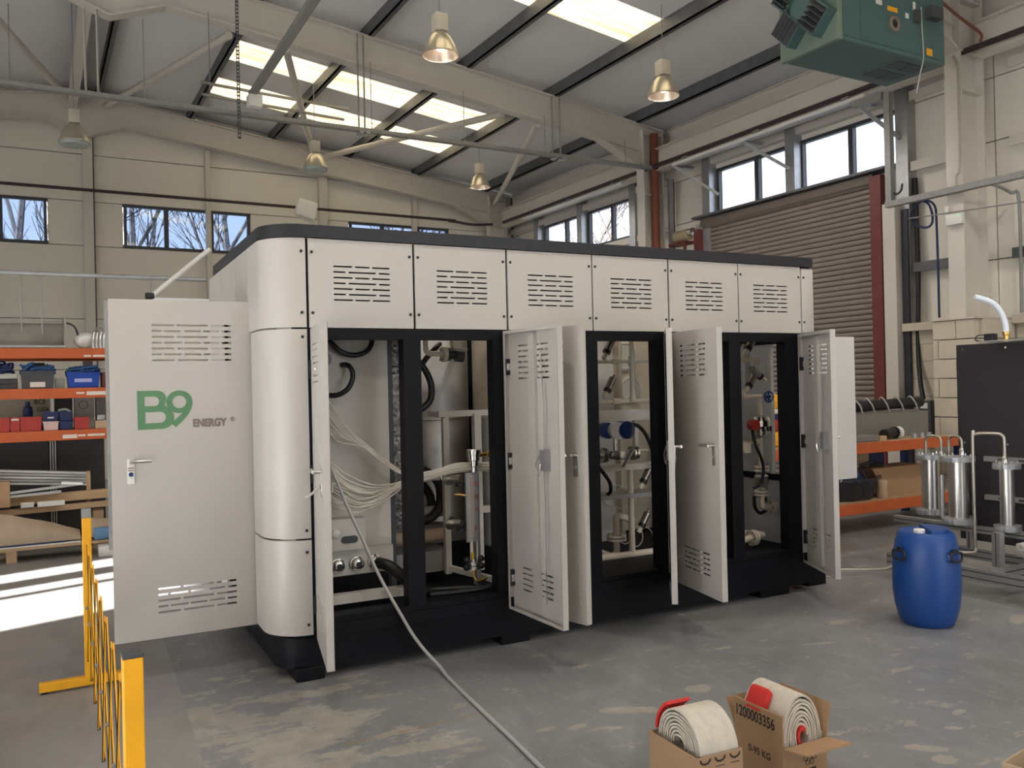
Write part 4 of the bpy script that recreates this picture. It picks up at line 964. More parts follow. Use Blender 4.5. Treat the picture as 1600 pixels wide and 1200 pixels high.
for x, y, l in ((-5.4, 14.3, 'far row by the left wall'), (-2.4, 14.3, 'far row left of the ridge'), (-5.4, 8.8, 'middle row by the left wall'), (-2.4, 8.8, 'middle row left of the ridge'),
                (-2.4, 3.0, 'near row left of the ridge'), (.8, 3.0, 'near row under the ridge'), (4.1, 3.0, 'near row right of the ridge'), (7.3, 3.0, 'near row by the right wall'), (-2.4, -2.8, 'rearmost row left of the ridge'), (.8, -2.8, 'rearmost row under the ridge'), (4.1, -2.8, 'rearmost row right of the ridge'), (7.3, -2.8, 'rearmost row by the right wall')):
    lamp(x, y, 5.36, 'added unseen high bay lamp of the ' + l, x > 0)  # unseen lamps added to light the hall, left-hand ones unlit

# warm air heater
hx0, hx1, hy0, hy1, hz0, hz1 = 6.66, 8.27, 5.49, 6.19, 4.8, 5.74
hv = thing('unit_heater', 'large green suspended warm air heater with angled louvre head', 'heater', ((hx0 + hx1) / 2, (hy0 + hy1) / 2, hz0))
MB().bbox_(hx0 + .06, hx1, hy0, hy1, hz0, hz1, .012).build('casing', GREEN, hv, False)
MB().bbox_(hx0, hx0 + .06, hy0 - .01, hy1 + .01, hz0 - .005, hz1, .01).build('end_plate', GREEND, hv, False)
MB().box(hx0 + .1, hx1 - .1, hy0 - .008, hy0, hz0 + .04, hz0 + .055).build('seam', GREEN, hv, False)
MB().box(hx0 + .32, hx0 + .335, hy0 - .006, hy0, hz0 + .04, hz1 - .02).build('seam', GREEN, hv, False)
hc = Vector((hx0 - .03, (hy0 + hy1) / 2 - .0, hz0 + .42))
MB().cyl((hx0, hc.y, hc.z), (hx0 - .10, hc.y, hc.z), .13, 20).build('louvre_hub', GREEN, hv)
for k in range(4):
    a = R(45 + 90 * k); M = Matrix.Translation((hx0 - .02, hc.y, hc.z)) @ Matrix.Rotation(a, 4, 'X')
    hd = MB().box(-.10, .02, -.13, .13, .12, .15).box(-.10, .02, -.13, .13, .34, .36).box(-.10, .02, -.14, -.12, .12, .36).box(-.10, .02, .12, .14, .12, .36).xf(M).build('louvre_head', GREEN, hv, False)
    for j in range(5):
        MB().bar((-.10, -.10 + j * .05, .13), (-.10, -.10 + j * .05, .35), .012, .07, (1, .5, 0)).xf(M).build('louvre_blade', DARKGREY, hd, False)
MB().lathe([(.075, 0), (.075, -.02), (.05, -.024), (.045, -.01), (.001, -.008)], (hx0 + .81, hy0, hz0 + .28), 24, (0, 1, 0)).build('sight_port', mat('port ring', (.25, .2, .17), .5), hv)
MB().cyl((hx0 + .81, hy0 - .004, hz0 + .28), (hx0 + .81, hy0 - .012, hz0 + .28), .042, 18).build('port_hole', RUBBER, hv)
for x, z, w, h, m_ in ((.55, .43, .09, .045, WHITEP), (.72, .40, .15, .045, YELLOW), (.99, .375, .05, .05, WHITEP), (1.11, .47, .04, .09, WHITEP), (1.31, .04, .09, .09, YELLOW)):
    MB().box(hx0 + x, hx0 + x + w, hy0 - .003, hy0, hz0 + z, hz0 + z + h).build('sticker', m_, hv, False)
MB().bbox_(hx0 + 1.11, hx0 + 1.2, hy0 - .03, hy0, hz0 + .36, hz0 + .48, .004).build('switch_box', DARKGREY, hv)
MB().box(hx0 + 1.3, hx0 + 1.48, hy0 - .08, hy0, hz0 + .42, hz0 + .54).build('burner_box', DARKGREY, hv, False)
for a, b, c, d in ((1.05, 1.25, .12, .30), (1.27, 1.47, .12, .30), (1.05, 1.25, .36, .56), (1.27, 1.47, .36, .56)):
    g = MB().box(hx0 + a, hx0 + b, hy0 + c, hy0 + d, hz0 - .006, hz0 + .001).build('intake_grille', DARKGREY, hv, False)
    gg = MB()
    for k in range(7): gg.box(hx0 + a, hx0 + b, hy0 + c + .012 + k * .025, hy0 + c + .02 + k * .025, hz0 - .01, hz0 - .005)
    o = gg.build('grille_bars', GREEN, g, False); o['kind'] = 'stuff'
MB().tube([(hx0 + 1.22, hy0 - .015, hz0 + .52), (hx0 + 1.22, hy0 - .02, hz0 + .3), (hx0 + 1.23, hy0 - .02, hz0 + .02), (hx0 + 1.2, hy0 + .0, hz0 - .15), (hx0 + 1.16, hy0 + .02, hz0 - .35)], .006, 6, 5).build('loose_wire', CABLEG, hv)
for x in (hx0 + .2, hx1 - .2):
    for y in (hy0 + .1, hy1 - .1): MB().cyl((x, y, hz1), (x, y, roofz(x) - .1), .008, 8).build('drop_rod', GALVD, hv)
o = MB().tube([(hx1 + .0, hy0 + .05, 5.50), (8.83, 5.7, 5.50), (9.3, 5.75, 5.42), (9.38, 5.8, 5.36)], .016, 8, 4).build('gas_pipe', RUST, None); tag(o, 'thin red-brown gas pipe leaving the green heater', 'pipe')
o = MB().tube([(8.2, 5.45, 5.62), (8.4, 5.45, 5.72), (8.8, 5.5, 5.72), (9.35, 5.7, 5.86)], .03, 8, 4).build('flue_pipe', GALVD, None); tag(o, 'grey flue pipe rising from the right of the green heater', 'pipe')

# pipes and trays along the walls
BROWN = mat('dark brown pipe', (.045, .028, .027), .5)
o = MB().tube([(9.5, -5.5, 5.36), (9.5, 17.2, 5.36)], .035, 10).build('service_pipe', BROWN, None); tag(o, 'dark brown pipe running under the right eaves beam', 'pipe')
o = MB().tube([(9.40, 17.56, 5.37), (8.9, 17.58, 5.33), (8.3, 17.6, 5.38), (7, 17.6, 5.40), (-8.0, 17.6, 5.40)], .03, 8, 3).build('service_pipe', BROWN, None); tag(o, 'dark brown pipe running across the back wall above the windows', 'pipe')
for (a, b, lab) in ((7.4, 11.2, 'white lighting trunking above the roller door windows'), (12.6, 16.2, 'white lighting trunking in the far right bay')):
    t = thing('lighting_trunking', lab, 'trunking', (9.45, (a + b) / 2, 5.2))
    MB().box(9.43, 9.48, a, b, 5.23, 5.275).build('trunk', WHITEP, t, False)
    for y in (a + .3, (a + b) / 2, b - .3): MB().box(9.44, 9.47, y - .06, y + .06, 5.276, 5.32).build('hanger', GALVD, t, False)
t = thing('cable_trunking', 'grey galvanised trunking dropping beside the roller door and turning right', 'trunking', (9.3, 6.9, 3.7))
MB().bar((9.3, 7.45, 5.12), (9.3, 7.0, 5.10), .09, .09).build('trunk_top', GALVD, t, False)
MB().bar((9.3, 6.94, 5.12), (9.3, 6.94, 3.74), .08, .08).build('trunk_drop', GALVD, t, False)
MB().bar((9.3, 6.99, 3.74), (9.3, -4.8, 3.76), .09, .07).build('trunk_run', GALVD, t, False)
MB().tube([(9.26, 6.86, 3.86), (9.26, 6.82, 3.84), (9.26, 6.76, 3.87), (9.26, 6.74, 3.95)], .013, 8, 4).build('hook', RUBBER, t)
t = thing('emergency_light', 'small white emergency light box on the near right column', 'light', (9.36, 6.12, 3.34))
MB().bbox_(9.31, 9.38, 6.03, 6.23, 3.35, 3.48, .01).build('case', WHITEP, t)
MB().cyl((9.36, 6.24, 3.50), (9.36, 6.24, 3.58), .022, 12).build('gland', WHITEP, t)
MB().box(9.306, 9.311, 6.06, 6.075, 3.44, 3.455).build('indicator', mat('green led', (.1, .6, .2), .4, emit=(.1, .9, .3), estr=1.0), t, False)
o = MB().tube([(9.37, 6.12, 5.30), (9.36, 6.07, 5.2), (9.36, 6.06, 5.1), (9.36, 6.06, 4.05), (9.36, 6.11, 3.92), (9.36, 6.11, 3.78)], .014, 8, 3).build('conduit', mat('painted conduit', (.42, .37, .31), .5), None); tag(o, 'thin painted conduit running down the near right column', 'conduit')
o = MB().tube([(9.33, 6.85, 3.72), (9.5, 6.72, 3.76), (9.55, 6.60, 3.70), (9.55, 6.55, 3.5), (9.55, 6.62, 3.42), (9.55, 6.78, 3.48), (9.5, 6.8, 3.62), (9.5, 6.66, 3.74), (9.55, 6.53, 3.68), (9.55, 6.5, 3.4), (9.56, 6.5, 2.31)], .014, 8, 5).build('cable_loop', NAVY, None); tag(o, 'looped dark blue cable hanging below the grey trunking', 'cable')
o = MB().tube([(9.3, 6.7, 3.52), (9.33, .4, 3.2)], .008, 6).build('stay_wire', GALVD, None); tag(o, 'taut steel wire stretched across the near right column', 'wire')
o = MB().tube([(9.98, 6.6, 3.52), (9.98, 6.58, 3.0), (9.9, 6.5, 2.31)], .005, 6).build('thin_cord', RUBBER, None); tag(o, 'thin dark cord slanting down to the block pillar', 'cord')
o = MB().tube([(9.33, 5.98, 3.76), (9.6, 5.85, 3.78), (9.9, 5.80, 3.70), (10.02, 5.78, 3.6), (10.02, 5.78, 2.32)], .018, 8, 4).build('conduit', GALVD, None); tag(o, 'grey conduit bending down the wall right of the near column', 'conduit')
o = MB().tube([(10.12, 7.18, 4.2), (10.1, 7.15, 3.0), (10.05, 7.14, 2.0), (9.95, 7.05, 1.55), (9.9, 6.98, 1.32)], .03, 8, 4).build('black_cable', RUBBER, None); tag(o, 'thick black cable dropping to the isolator right of the roller door', 'cable')
o = MB().bbox_(9.9, 10.04, 7.33, 7.52, 0, 3.9, .006).build('steel_stanchion', FRAME, None, False); tag(o, 'cream steel post right of the maroon roller door guide', 'post')
o = MB().box(10.0, 10.04, 7.22, 7.31, 0, 3.8).build('rubber_strip', mat('dark strip', (.03, .03, .04), .5), None, False); tag(o, 'tall dark strip beside the cream steel post', 'strip')
t = thing('isolator_box', 'dark isolator switch box on the wall under the black cable', 'switch', (9.92, 6.94, .9))
MB().bbox_(9.87, 10.04, 6.86, 7.06, .78, 1.30, .008).build('case', DARKGREY, t); MB().box(9.865, 9.871, 6.90, 7.0, 1.2, 1.27).build('label_plate', WHITEP, t, False)
t = thing('flood_lamp', 'white wall-mounted floodlight above the container roof line', 'lamp', (4.85, 16.9, 5.0))
MB().bbox_(4.64, 5.06, 16.88, 17.02, 5.06, 5.42, .05).xf(Matrix.Translation((4.85, 16.95, 5.2)) @ Matrix.Rotation(R(14), 4, 'Y') @ Matrix.Translation((-4.85, -16.95, -5.2))).build('housing', WHITEP, t)
MB().bar((4.9, 17.0, 5.1), (5.4, 17.8, 4.95), .05).build('bracket', FRAME, t, False)
MB().bar((4.75, 16.95, 5.06), (5.25, 17.3, 4.95), .03).build('bracket_stay', WHITEP, t, False)

# suspended strut tray below the mid-hall portal
t = thing('suspended_tray', 'long grey perforated strut tray hung below the mid-hall frame', 'cable tray', (4.5, 11.78, 5.3))
tr_ = MB().box(-8.0, 9.45, 11.73, 11.74, 5.31, 5.36).box(-8.0, 9.45, 11.82, 11.83, 5.31, 5.36).box(-8.0, 9.45, 11.73, 11.83, 5.305, 5.312); tr_.build('tray_rail', GALVD, t, False)
for x in (4.2, 4.29, 7.5, 7.65):
    MB().cyl((x, 11.86, 5.29), (x, 11.86, roofz(x) - .24), .013, 8).build('drop_rod', GALVD, t)
    MB().bbox_(x - .03, x + .03, 11.72, 11.89, 5.28, 5.31, .005).build('rod_clamp', GALV, t)
for x in (-.16, .66, .80, 1.33, 4.39, 5.89, 7.35, 8.96, 2.14):
    MB().cyl((x, 11.84, 5.31), (x, 11.86, roofz(x) - (.6 if x > 1.6 else .95)), .006, 6).build('drop_wire', GALVD, t)
    MB().bbox_(x - .02, x + .02, 11.8, 11.87, 5.355, 5.39, .004).build('wire_clip', GALV, t)
for x in (.66, .80): MB().cyl((x, 11.9, 5.35), (x, 11.9, roofz(x) - .95), .014, 8).build('drop_rod', FRAME, t)
o = MB().bar((2.58, 8.0, 5.60), (2.66, 11.75, 5.60), .09, .07).build('strut_channel', GALVD, None, False); tag(o, 'dark strut channel running lengthwise to a small white junction box', 'channel')
o = MB().bbox_(2.58, 2.76, 11.55, 11.72, 5.40, 5.56, .01).build('junction_box', WHITEP, None); tag(o, 'small white junction box at the end of the strut channel', 'box')
t = thing('perforated_hanger', 'vertical perforated hanger strip beside the strut channel', 'hanger', (2.47, 11.7, 4.97))
slotted(MB(), 2.45, 2.49, 4.97, 7.0, 11.66, 11.67, [(2.46, 2.48, 5.0 + k * .05, 5.03 + k * .05) for k in range(39)]).build('strip', DARKGREY, t, False)
for z, a, b in ((6.35, 2.55, 5.1), (6.15, 2.55, 5.0)):
    o = MB().bar((a - .0, 14.9, z + .42), (b, 14.9, z + .32), .04).build('roof_conduit', GALVD, None, False); tag(o, 'upper grey conduit crossing below the rooflights' if z > 6.2 else 'lower grey conduit crossing below the rooflights', 'conduit')
# low busbar strut at the left with drop cables
t = thing('busbar_strut', 'grey horizontal strut with hanging drop cables over the left rack', 'busbar', (.2, 9.3, 2.75))
MB().tube([(-5, 9.3, 2.775), (1.6, 9.3, 2.775)], .022, 10).build('bar', GALV, t)
for x in (-.07, .10): MB().cyl((x, 9.3, 2.77), (x, 9.32, 2.20), .006, 6).build('drop_cable', GALVD, t)
MB().cyl((1.06, 9.3, 2.77), (1.06, 9.3, 2.4), .008, 6).build('drop_cable', GALVD, t)
for x in (-4.2, -3): MB().cyl((x, 9.3, 2.79), (x, 9.3, roofz(x) - .005), .004, 6).build('suspension_wire', GALVD, t)
t = thing('folding_arm', 'slim white articulated arm with black joint behind the logo door', 'arm', (1.3, 9.0, 1.0))
MB().cyl((1.04, 9.0, 2.56), (1.59, 9.0, 3.05), .024, 12).build('arm_tube', WHITEP, t)
MB().bbox_(.98, 1.06, 8.97, 9.03, 2.53, 2.59, .01).build('joint', RUBBER, t)
MB().box(1.04, 1.57, 8.98, 9.02, 2.515, 2.545).build('rail', ALU, t, False)
MB().box(1.28, 1.32, 8.98, 9.02, 0, 2.515).build('stand', ALU, t, False)
MB().box(1.1, 1.5, 8.85, 9.15, 0, .02).build('base', ALU, t, False)

# ================================================================== FLOOR THINGS
# yellow expanding barrier
t = thing('expanding_barrier', 'yellow folding lattice barrier with two posts', 'barrier', (.22, 3.8, 0))
for (x, y, lab) in ((.25, 5.29, 'far'), (.20, 2.27, 'near')):
    MB().bbox_(x - .023, x + .023, y - .023, y + .023, .03, .93 if lab == 'far' else .968, .003).build('post', YELLOW, t, False)
    MB().bbox_(x - .024, x + .024, y - .024, y + .024, .93 if lab == 'far' else .968, .98, .003).build('post_cap', GALVD if lab == 'far' else DARKGREY, t, False)
    f_ = MB().bbox_(x - .245, x + .235, y - .025, y + .02, .012, .06, .004).build('foot', YELLOW, t, False)
    for dx in (-.22, .21): MB().cyl((x + dx, y, 0), (x + dx, y, .014), .018, 10).build('rubber_pad', RUBBER, f_)
N = 8
for k in range(N):
    y0 = 5.25 - (2.93 / N) * k; y1 = y0 - 2.93 / N; s = .12 - .01 * k
    for j, (za, zb) in enumerate(((.16, .80), (.80, .16))):
        b_ = MB().bar((.245 - .006 * k + .006 * j, y0, za), (.245 - .006 * k - .005 + .006 * j, y1, zb), .004, .024).build('lattice_bar', YELLOW, t, False)
        MB().bar((.243 - .006 * k + .006 * j, y0, za - .013), (.243 - .006 * k - .005 + .006 * j, y1, zb - .013), .006, .005).build('bar_edge', RUBBER, b_, False)
    MB().cyl((.225 - .006 * k, (y0 + y1) / 2, .48), (.25 - .006 * k, (y0 + y1) / 2, .48), .008, 8).build('pivot', GALVD, t)
# grey cable trailing over the floor
kpt = [(1.385, 5.12, 1.20), (1.37, 4.98, 1.16), (1.40, 4.92, 1.05), (1.44, 4.88, .92), (1.51, 4.82, .73), (1.56, 4.78, .585), (1.625, 4.735, .43), (1.683, 4.69, .305), (1.74, 4.655, .19), (1.80, 4.62, .095), (1.84, 4.52, .035), (1.83, 4.35, .011), (1.79, 3.9, .011), (1.755, 3.45, .011), (1.725, 3.12, .011), (1.70, 2.7, .011)]
o = MB().tube([KM @ Vector(p) for p in kpt], .010, 10, 6).build('trailing_cable', CABLEG, None); tag(o, 'long grey cable trailing from the first bay across the floor', 'cable')
o = MB().tube([KM @ Vector(p) for p in ((1.23, 4.50, 1.12), (1.17, 4.46, 1.10), (1.12, 4.42, 1.07), (1.08, 4.40, 1.055))], .006, 8, 4).build('cable_end', WHITEP, None); tag(o, 'short white cable end poking out beside the edge-on door', 'cable')

# blue drum
dx_, dy_ = 5.06, 3.575
t = thing('plastic_drum', 'blue plastic drum with black side grips', 'drum', (dx_, dy_, 0))
MB().lathe([(.001, 0), (.145, 0), (.155, .008), (.175, .05), (.195, .13), (.204, .22), (.205, .35), (.198, .45), (.183, .54), (.172, .585), (.155, .602), (.145, .597), (.12, .592), (.001, .592)], (dx_, dy_, 0), 48).build('body', BLUEP, t)
lid = MB().prism(arc(0, 0, .142, .142, -100, 80, 24), .028, Matrix.Translation((dx_, dy_, .592)) @ Matrix.Rotation(R(-30), 4, 'Z')); lid.build('raised_top', BLUEP, t)
MB().lathe([(.034, 0), (.034, .02), (.028, .026), (.001, .026)], (dx_ - .09, dy_ - .02, .598), 18).build('bung', WHITEP, t)
for az in (168, 268):
    c, s = math.cos(R(az)), math.sin(R(az)); M = plane_m((dx_ + c * .203, dy_ + s * .203, .465), (-s, c, 0), (0, 0, 1))
    h_ = MB().tube([M @ Vector(p) for p in ((-.045, .022, -.002), (-.045, .022, .012), (-.05, .0, .016), (-.04, -.026, .016), (.03, -.034, .016), (.052, -.015, .016), (.045, .02, .014), (-.045, .022, .012))], .0075, 8, 4).build('grip', RUBBER, t)
    MB().bbox_(-.02, .02, .018, .045, -.004, .012, .004).xf(M).build('grip_mount', RUBBER, h_)

# cardboard boxes with rolled webbing slings
def open_box(name, label, x, y, w, d, h, rz, flaps, group, m=CARD, th=.006):
    M = Matrix.Translation((x, y, 0)) @ Matrix.Rotation(R(rz), 4, 'Z')
    e = thing(name, label, 'box', (x, y, 0), group)
    MB().box(-w / 2, w / 2, -d / 2, d / 2, 0, th).xf(M).build('bottom', m, e, False)
    walls = {}
    for nm, b in (('left', (-w / 2, -w / 2 + th, -d / 2, d / 2)), ('right', (w / 2 - th, w / 2, -d / 2, d / 2)), ('front', (-w / 2 + th, w / 2 - th, -d / 2, -d / 2 + th)), ('back', (-w / 2 + th, w / 2 - th, d / 2 - th, d / 2))):
        walls[nm] = MB().box(*b, th, h).xf(M).build('side', m, e, False)
    for nm, ang, L in flaps:       # ang: 0 = straight up, 90 = level outwards, negative = folded inwards
        c, s = math.cos(R(ang)), math.sin(R(ang))
        if nm in ('left', 'right'):
            sg = -1 if nm == 'left' else 1; p0 = (sg * w / 2, 0, h); q = (p0[0] + sg * s * L, 0, h + c * L); wd = d
            a = [(p0[0], -wd / 2, p0[2]), (p0[0], wd / 2, p0[2]), (q[0], wd / 2, q[2]), (q[0], -wd / 2, q[2])]; nrm = Vector((sg * c, 0, -s)) * th
        else:
            sg = -1 if nm == 'front' else 1; p0 = (0, sg * d / 2, h); q = (0, p0[1] + sg * s * L, h + c * L); wd = w
            a = [(-wd / 2, p0[1], p0[2]), (wd / 2, p0[1], p0[2]), (wd / 2, q[1], q[2]), (-wd / 2, q[1], q[2])]; nrm = Vector((0, sg * c, -s)) * th
        m_ = MB().add([Vector(p) for p in a] + [Vector(p) - nrm for p in a], [(0, 1, 2, 3), (7, 6, 5, 4), (0, 4, 5, 1), (1, 5, 6, 2), (2, 6, 7, 3), (3, 7, 4, 0)])
        m_.xf(M).build('flap', m, e, False)
    return e, M, walls
def sling_roll(label, c, axis_deg, r0, turns, pitch, width, sq, th=.0065, tilt=0):
    M = Matrix.Translation(c) @ Matrix.Rotation(R(axis_deg), 4, 'Z') @ Matrix.Rotation(R(tilt), 4, 'X')    # roll axis = local y
    e = thing('sling_roll', label, 'strap', c, 'rolled webbing slings in boxes')
    vs = []; n = int(turns * 30)
    for i in range(n + 1):
        a = 2 * math.pi * i / 30; r = r0 + pitch * i / 30 + .0012 * math.sin(i * .7)
        for rr, yy in ((r, -width / 2), (r + th, -width / 2), (r + th, width / 2), (r, width / 2)):
            vs.append((math.cos(a) * rr * sq[0], yy + .003 * math.sin(i * .21), math.sin(a) * rr * sq[1]))
    fs = []
    for i in range(n):
        for k in range(4): fs.append((4 * i + k, 4 * i + (k + 1) % 4, 4 * i + 4 + (k + 1) % 4, 4 * i + 4 + k))
    fs += [(3, 2, 1, 0), (4 * n, 4 * n + 1, 4 * n + 2, 4 * n + 3)]
    MB().add(vs, fs).xf(M).build('webbing', WEB, e)
    return e, M
bxA, MA, wA = open_box('cardboard_box', 'cardboard box with gear-like printed marks holding the left sling roll', 2.10, 2.44, .20, .29, .29, -4, [], 'cardboard boxes with slings')
for i in range(3):      # half gear prints along the front rim
    cx = -.065 + i * .065; g_ = []
    for k in range(13):
        a = R(180 + 180 * k / 12); rr = .022 if k % 2 else .027; g_.append((cx + rr * math.cos(a), rr * math.sin(a) * .8))
    inn = [(cx + .017 * math.cos(R(360 - 180 * k / 12)), .017 * math.sin(R(360 - 180 * k / 12)) * .75) for k in range(13)]
    curve_shape('gear_print', [g_ + inn], INK, MA @ plane_m((0, -.1455, .283), (1, 0, 0), (0, 0, 1)), wA['front'], .0004)
    MB().box(cx - .02, cx + .02, -.1458, -.145, .249, .2515).xf(MA).build('print_line', INK, wA['front'], False)
rA, MRA = sling_roll('left white webbing sling roll with red loop', (2.112, 2.44, .285), 90 - 4, .028, 8, .0125, .165, (1, 1), .0075)
def arc_strip(M, r0, r1, a0, a1, y0, y1, sq=(1, 1), n=12):
    vs = []
    for i in range(n + 1):
        a = R(a0 + (a1 - a0) * i / n)
        for rr, yy in ((r0, y0), (r1, y0), (r1, y1), (r0, y1)): vs.append(M @ Vector((math.cos(a) * rr * sq[0], yy, math.sin(a) * rr * sq[1])))
    fs = [(4 * i + k, 4 * i + (k + 1) % 4, 4 * i + 4 + (k + 1) % 4, 4 * i + 4 + k) for i in range(n) for k in range(4)] + [(3, 2, 1, 0), (4 * n, 4 * n + 1, 4 * n + 2, 4 * n + 3)]
    return MB().add(vs, fs)
arc_strip(MRA, .138, .150, 5, 62, -.02, .082).build('red_loop', REDW, rA)
bxB, MBx, wB = open_box('cardboard_box', 'cardboard box printed 1200003356 holding the right sling roll', 2.625, 2.53, .235, .27, .17, -2, [('left', 0, .13), ('right', 12, .14), ('front', 80, .13), ('back', 25, .12)], 'cardboard boxes with slings', CARD)
Mleft = MBx @ plane_m((-.1182, .128, .232), (0, -1, 0), (0, 0, 1))
text('box_number', '1200003356', .062, INK, Mleft, wB['left'], .0004, .0008, sx=.72)
text('box_weight', '0-95 KG', .040, INK, MBx @ plane_m((-.1182, .055, .105), (0, -1, 0), (0, 0, 1)), wB['left'], .0004, .0002, sx=.9)
for cx, cz in ((.012, .135), (.035, .135), (.0, .115), (.024, .118), (.047, .115), (.012, .097), (.035, .097)):
    MB().tube([MBx @ Vector((cx + .0095 * math.cos(R(a)), -.1358, cz + .0095 * math.sin(R(a)))) for a in range(0, 361, 30)], .0013, 5).build('round_print', INK, wB['front'])
MB().box(-.0, .055, -.1362, -.135, .062, .074).xf(MBx).build('print_line', INK, wB['front'], False)
rB, MRB = sling_roll('right white webbing sling roll with red centre', (2.627, 2.525, .195), -2, .026, 8, .0098, .225, (1.0, 1.58), .0062)
arc_strip(MRB, .014, .0255, 40, 250, -.116, .0, (1, 1.7)).build('red_core', REDW, rB)
MB().bbox_(-.018, .018, -.055, .055, -.05, .05, .017).xf(MRB @ Matrix.Translation((-.088, .03, .120)) @ Matrix.Rotation(R(28), 4, 'Y')).build('red_loop', REDW, rB)
o, _, _ = open_box('cardboard_box', 'corner of a third cardboard box at the lower right edge', 2.984, 1.642, .30, .22, .30, 8, [], 'cardboard boxes with slings', CARDL)

# test rig on castors
t = thing('test_rig', 'aluminium framed test rig with steel columns and a black back panel', 'test rig', (6.4, 3.7, 0))
def prof_bar(a, b, w, h, name='profile_beam'):
    o = MB().bar(a, b, w, h).build(name, ALU, t, False); a = Vector(a); b = Vector(b); d = (b - a).normalized()
    sd = d.cross(Vector((0, 0, 1))) if abs(d.z) < .9 else Vector((-1, 0, 0)); sd.normalize()
    for s in ((1, -1) if abs(d.z) < .9 else (1,)):
        for k in ((-.25, .25) if h > .06 and abs(d.z) < .9 else (0,)):
            off = sd * (w / 2) * s + Vector((0, 0, 1)) * (h * k if abs(d.z) < .9 else 0)
            MB().bar(a + off, b + off, .004 if abs(d.z) < .9 else .008, .008 if abs(d.z) < .9 else .004).build('profile_slot', DARKGREY, o, False)
prof_bar((5.97, 4.55, .155), (5.97, 2.7, .155), .045, .09); prof_bar((6.68, 4.55, .155), (6.68, 2.7, .155), .045, .09)
prof_bar((5.97, 4.53, .155), (6.68, 4.53, .155), .045, .09); prof_bar((5.97, 2.72, .155), (6.68, 2.72, .155), .045, .09); prof_bar((5.99, 3.7, .155), (6.66, 3.7, .155), .045, .09)
prof_bar((6.15, 3.76, .2), (6.15, 3.76, .45), .06, .06, 'profile_post'); prof_bar((6.66, 4.3, .2), (6.66, 4.3, .46), .045, .045, 'profile_post'); prof_bar((6.66, 2.9, .2), (6.66, 2.9, .46), .045, .045, 'profile_post')
prof_bar((6.33, 4.75, .42), (6.33, 2.7, .42), .05, .05, 'column_rail')
for x, y in ((6.02, 4.45), (6.62, 4.45), (6.02, 3.32), (6.62, 2.8), (6.02, 2.8)):
    c_ = MB().cyl((x - .022, y, .045), (x + .022, y, .045), .045, 20).build('castor', RUBBER, t); MB().box(x - .03, x + .03, y - .03, y + .03, .09, .11).box(x - .032, x - .026, y - .02, y + .02, .04, .1).box(x + .026, x + .032, y - .02, y + .02, .04, .1).build('castor_fork', WHITEP, c_, False)
pn = MB().bbox_(6.74, 6.78, 2.6, 4.44, .25, 1.86, .004).build('back_panel', mat('black panel', (.030, .028, .032), .42), t, False)
for y in (4.38, 4.02, 3.66, 3.3):
    for z in (1.82, 1.05, .4): MB().cyl((6.745, y, z), (6.735, y, z), .009, 8).build('panel_screw', CHROME, pn)
for z in (.62, .93):
    rl = MB().box(6.70, 6.74, 2.7, 4.2, z - .02, z + .02).build('din_rail', ALU, t, False)
    for k in range(8): MB().box(6.694, 6.70, 2.9 + k * .16, 2.96 + k * .16, z - .008, z + .008).build('rail_slot', DARKGREY, rl, False)
def column(x, y, z0, z1, r, rf):
    c_ = MB().lathe([(r, z0), (r, z1)], (x, y, 0), 28).build('steel_column', STEEL, t)
    for z in (z0 + .005, z1 - .005):
        MB().lathe([(r, -.022), (rf, -.02), (rf, .02), (r * .6, .026)], (x, y, z), 26).build('clamp_flange', GALV, c_)
        MB().bbox_(x - rf - .03, x - rf + .012, y - .03, y + .03, z - .02, z + .02, .006).build('clamp_lug', GALV, c_)
    for k in range(6): MB().cyl((x + rf * .75 * math.cos(k), y + rf * .75 * math.sin(k), z1 + .015), (x + rf * .75 * math.cos(k), y + rf * .75 * math.sin(k), z1 + .035), .008, 6).build('clamp_bolt', CHROME, c_)
    return c_
column(6.62, 4.62, .46, .93, .068, .115); column(6.35, 4.19, .46, .955, .074, .125); column(6.31, 3.78, .46, .93, .05, .095); column(6.32, 3.45, .46, .93, .06, .11)
def ubend(x0, y0, x1, y1, zb0, zb1, zt, r=.011, name='u_pipe'):
    a = Vector((x0, y0, 0)); b = Vector((x1, y1, 0)); d = (b - a); L = d.length; d = d / L; q = min(.045, L / 2.2)
    pts = [a + Vector((0, 0, zb0)), a + Vector((0, 0, zt - q)), a + d * q * .3 + Vector((0, 0, zt - q * .3)), a + d * q + Vector((0, 0, zt)), b - d * q + Vector((0, 0, zt)), b - d * q * .3 + Vector((0, 0, zt - q * .3)), b + Vector((0, 0, zt - q)), b + Vector((0, 0, zb1))]
    o = MB().tube(pts, r, 10, 4).build(name, mat('dull steel tube', (.45, .42, .36), .35, .8), t)
    MB().lathe([(.02, 0), (.02, .05), (.013, .06)], (x1, y1, zb1 - .01), 12).build('pipe_union', CHROME, o)
ubend(6.63, 4.66, 6.60, 4.50, .96, .93, 1.10); ubend(6.45, 4.33, 6.42, 4.20, .93, .98, 1.12)
ubend(6.22, 3.98, 6.29, 3.78, .30, .95, 1.165, .012)
MB().cyl((6.45, 4.40, .46), (6.45, 4.40, .80), .02, 12).build('filter_column', ALU, t)
MB().tube([(6.22, 3.98, .3), (6.2, 4.0, .26), (6.1, 4.3, .25), (6.15, 4.5, .27), (6.3, 4.5, .33)], .008, 8, 5).build('drain_tube', CLEAR, t)
MB().lathe([(.03, 0), (.03, .01), (.02, .015), (.02, .05), (.028, .055), (.028, .075), (.015, .08)], (6.60, 3.93, 1.86), 16).build('hose_fitting', BRASS, t)
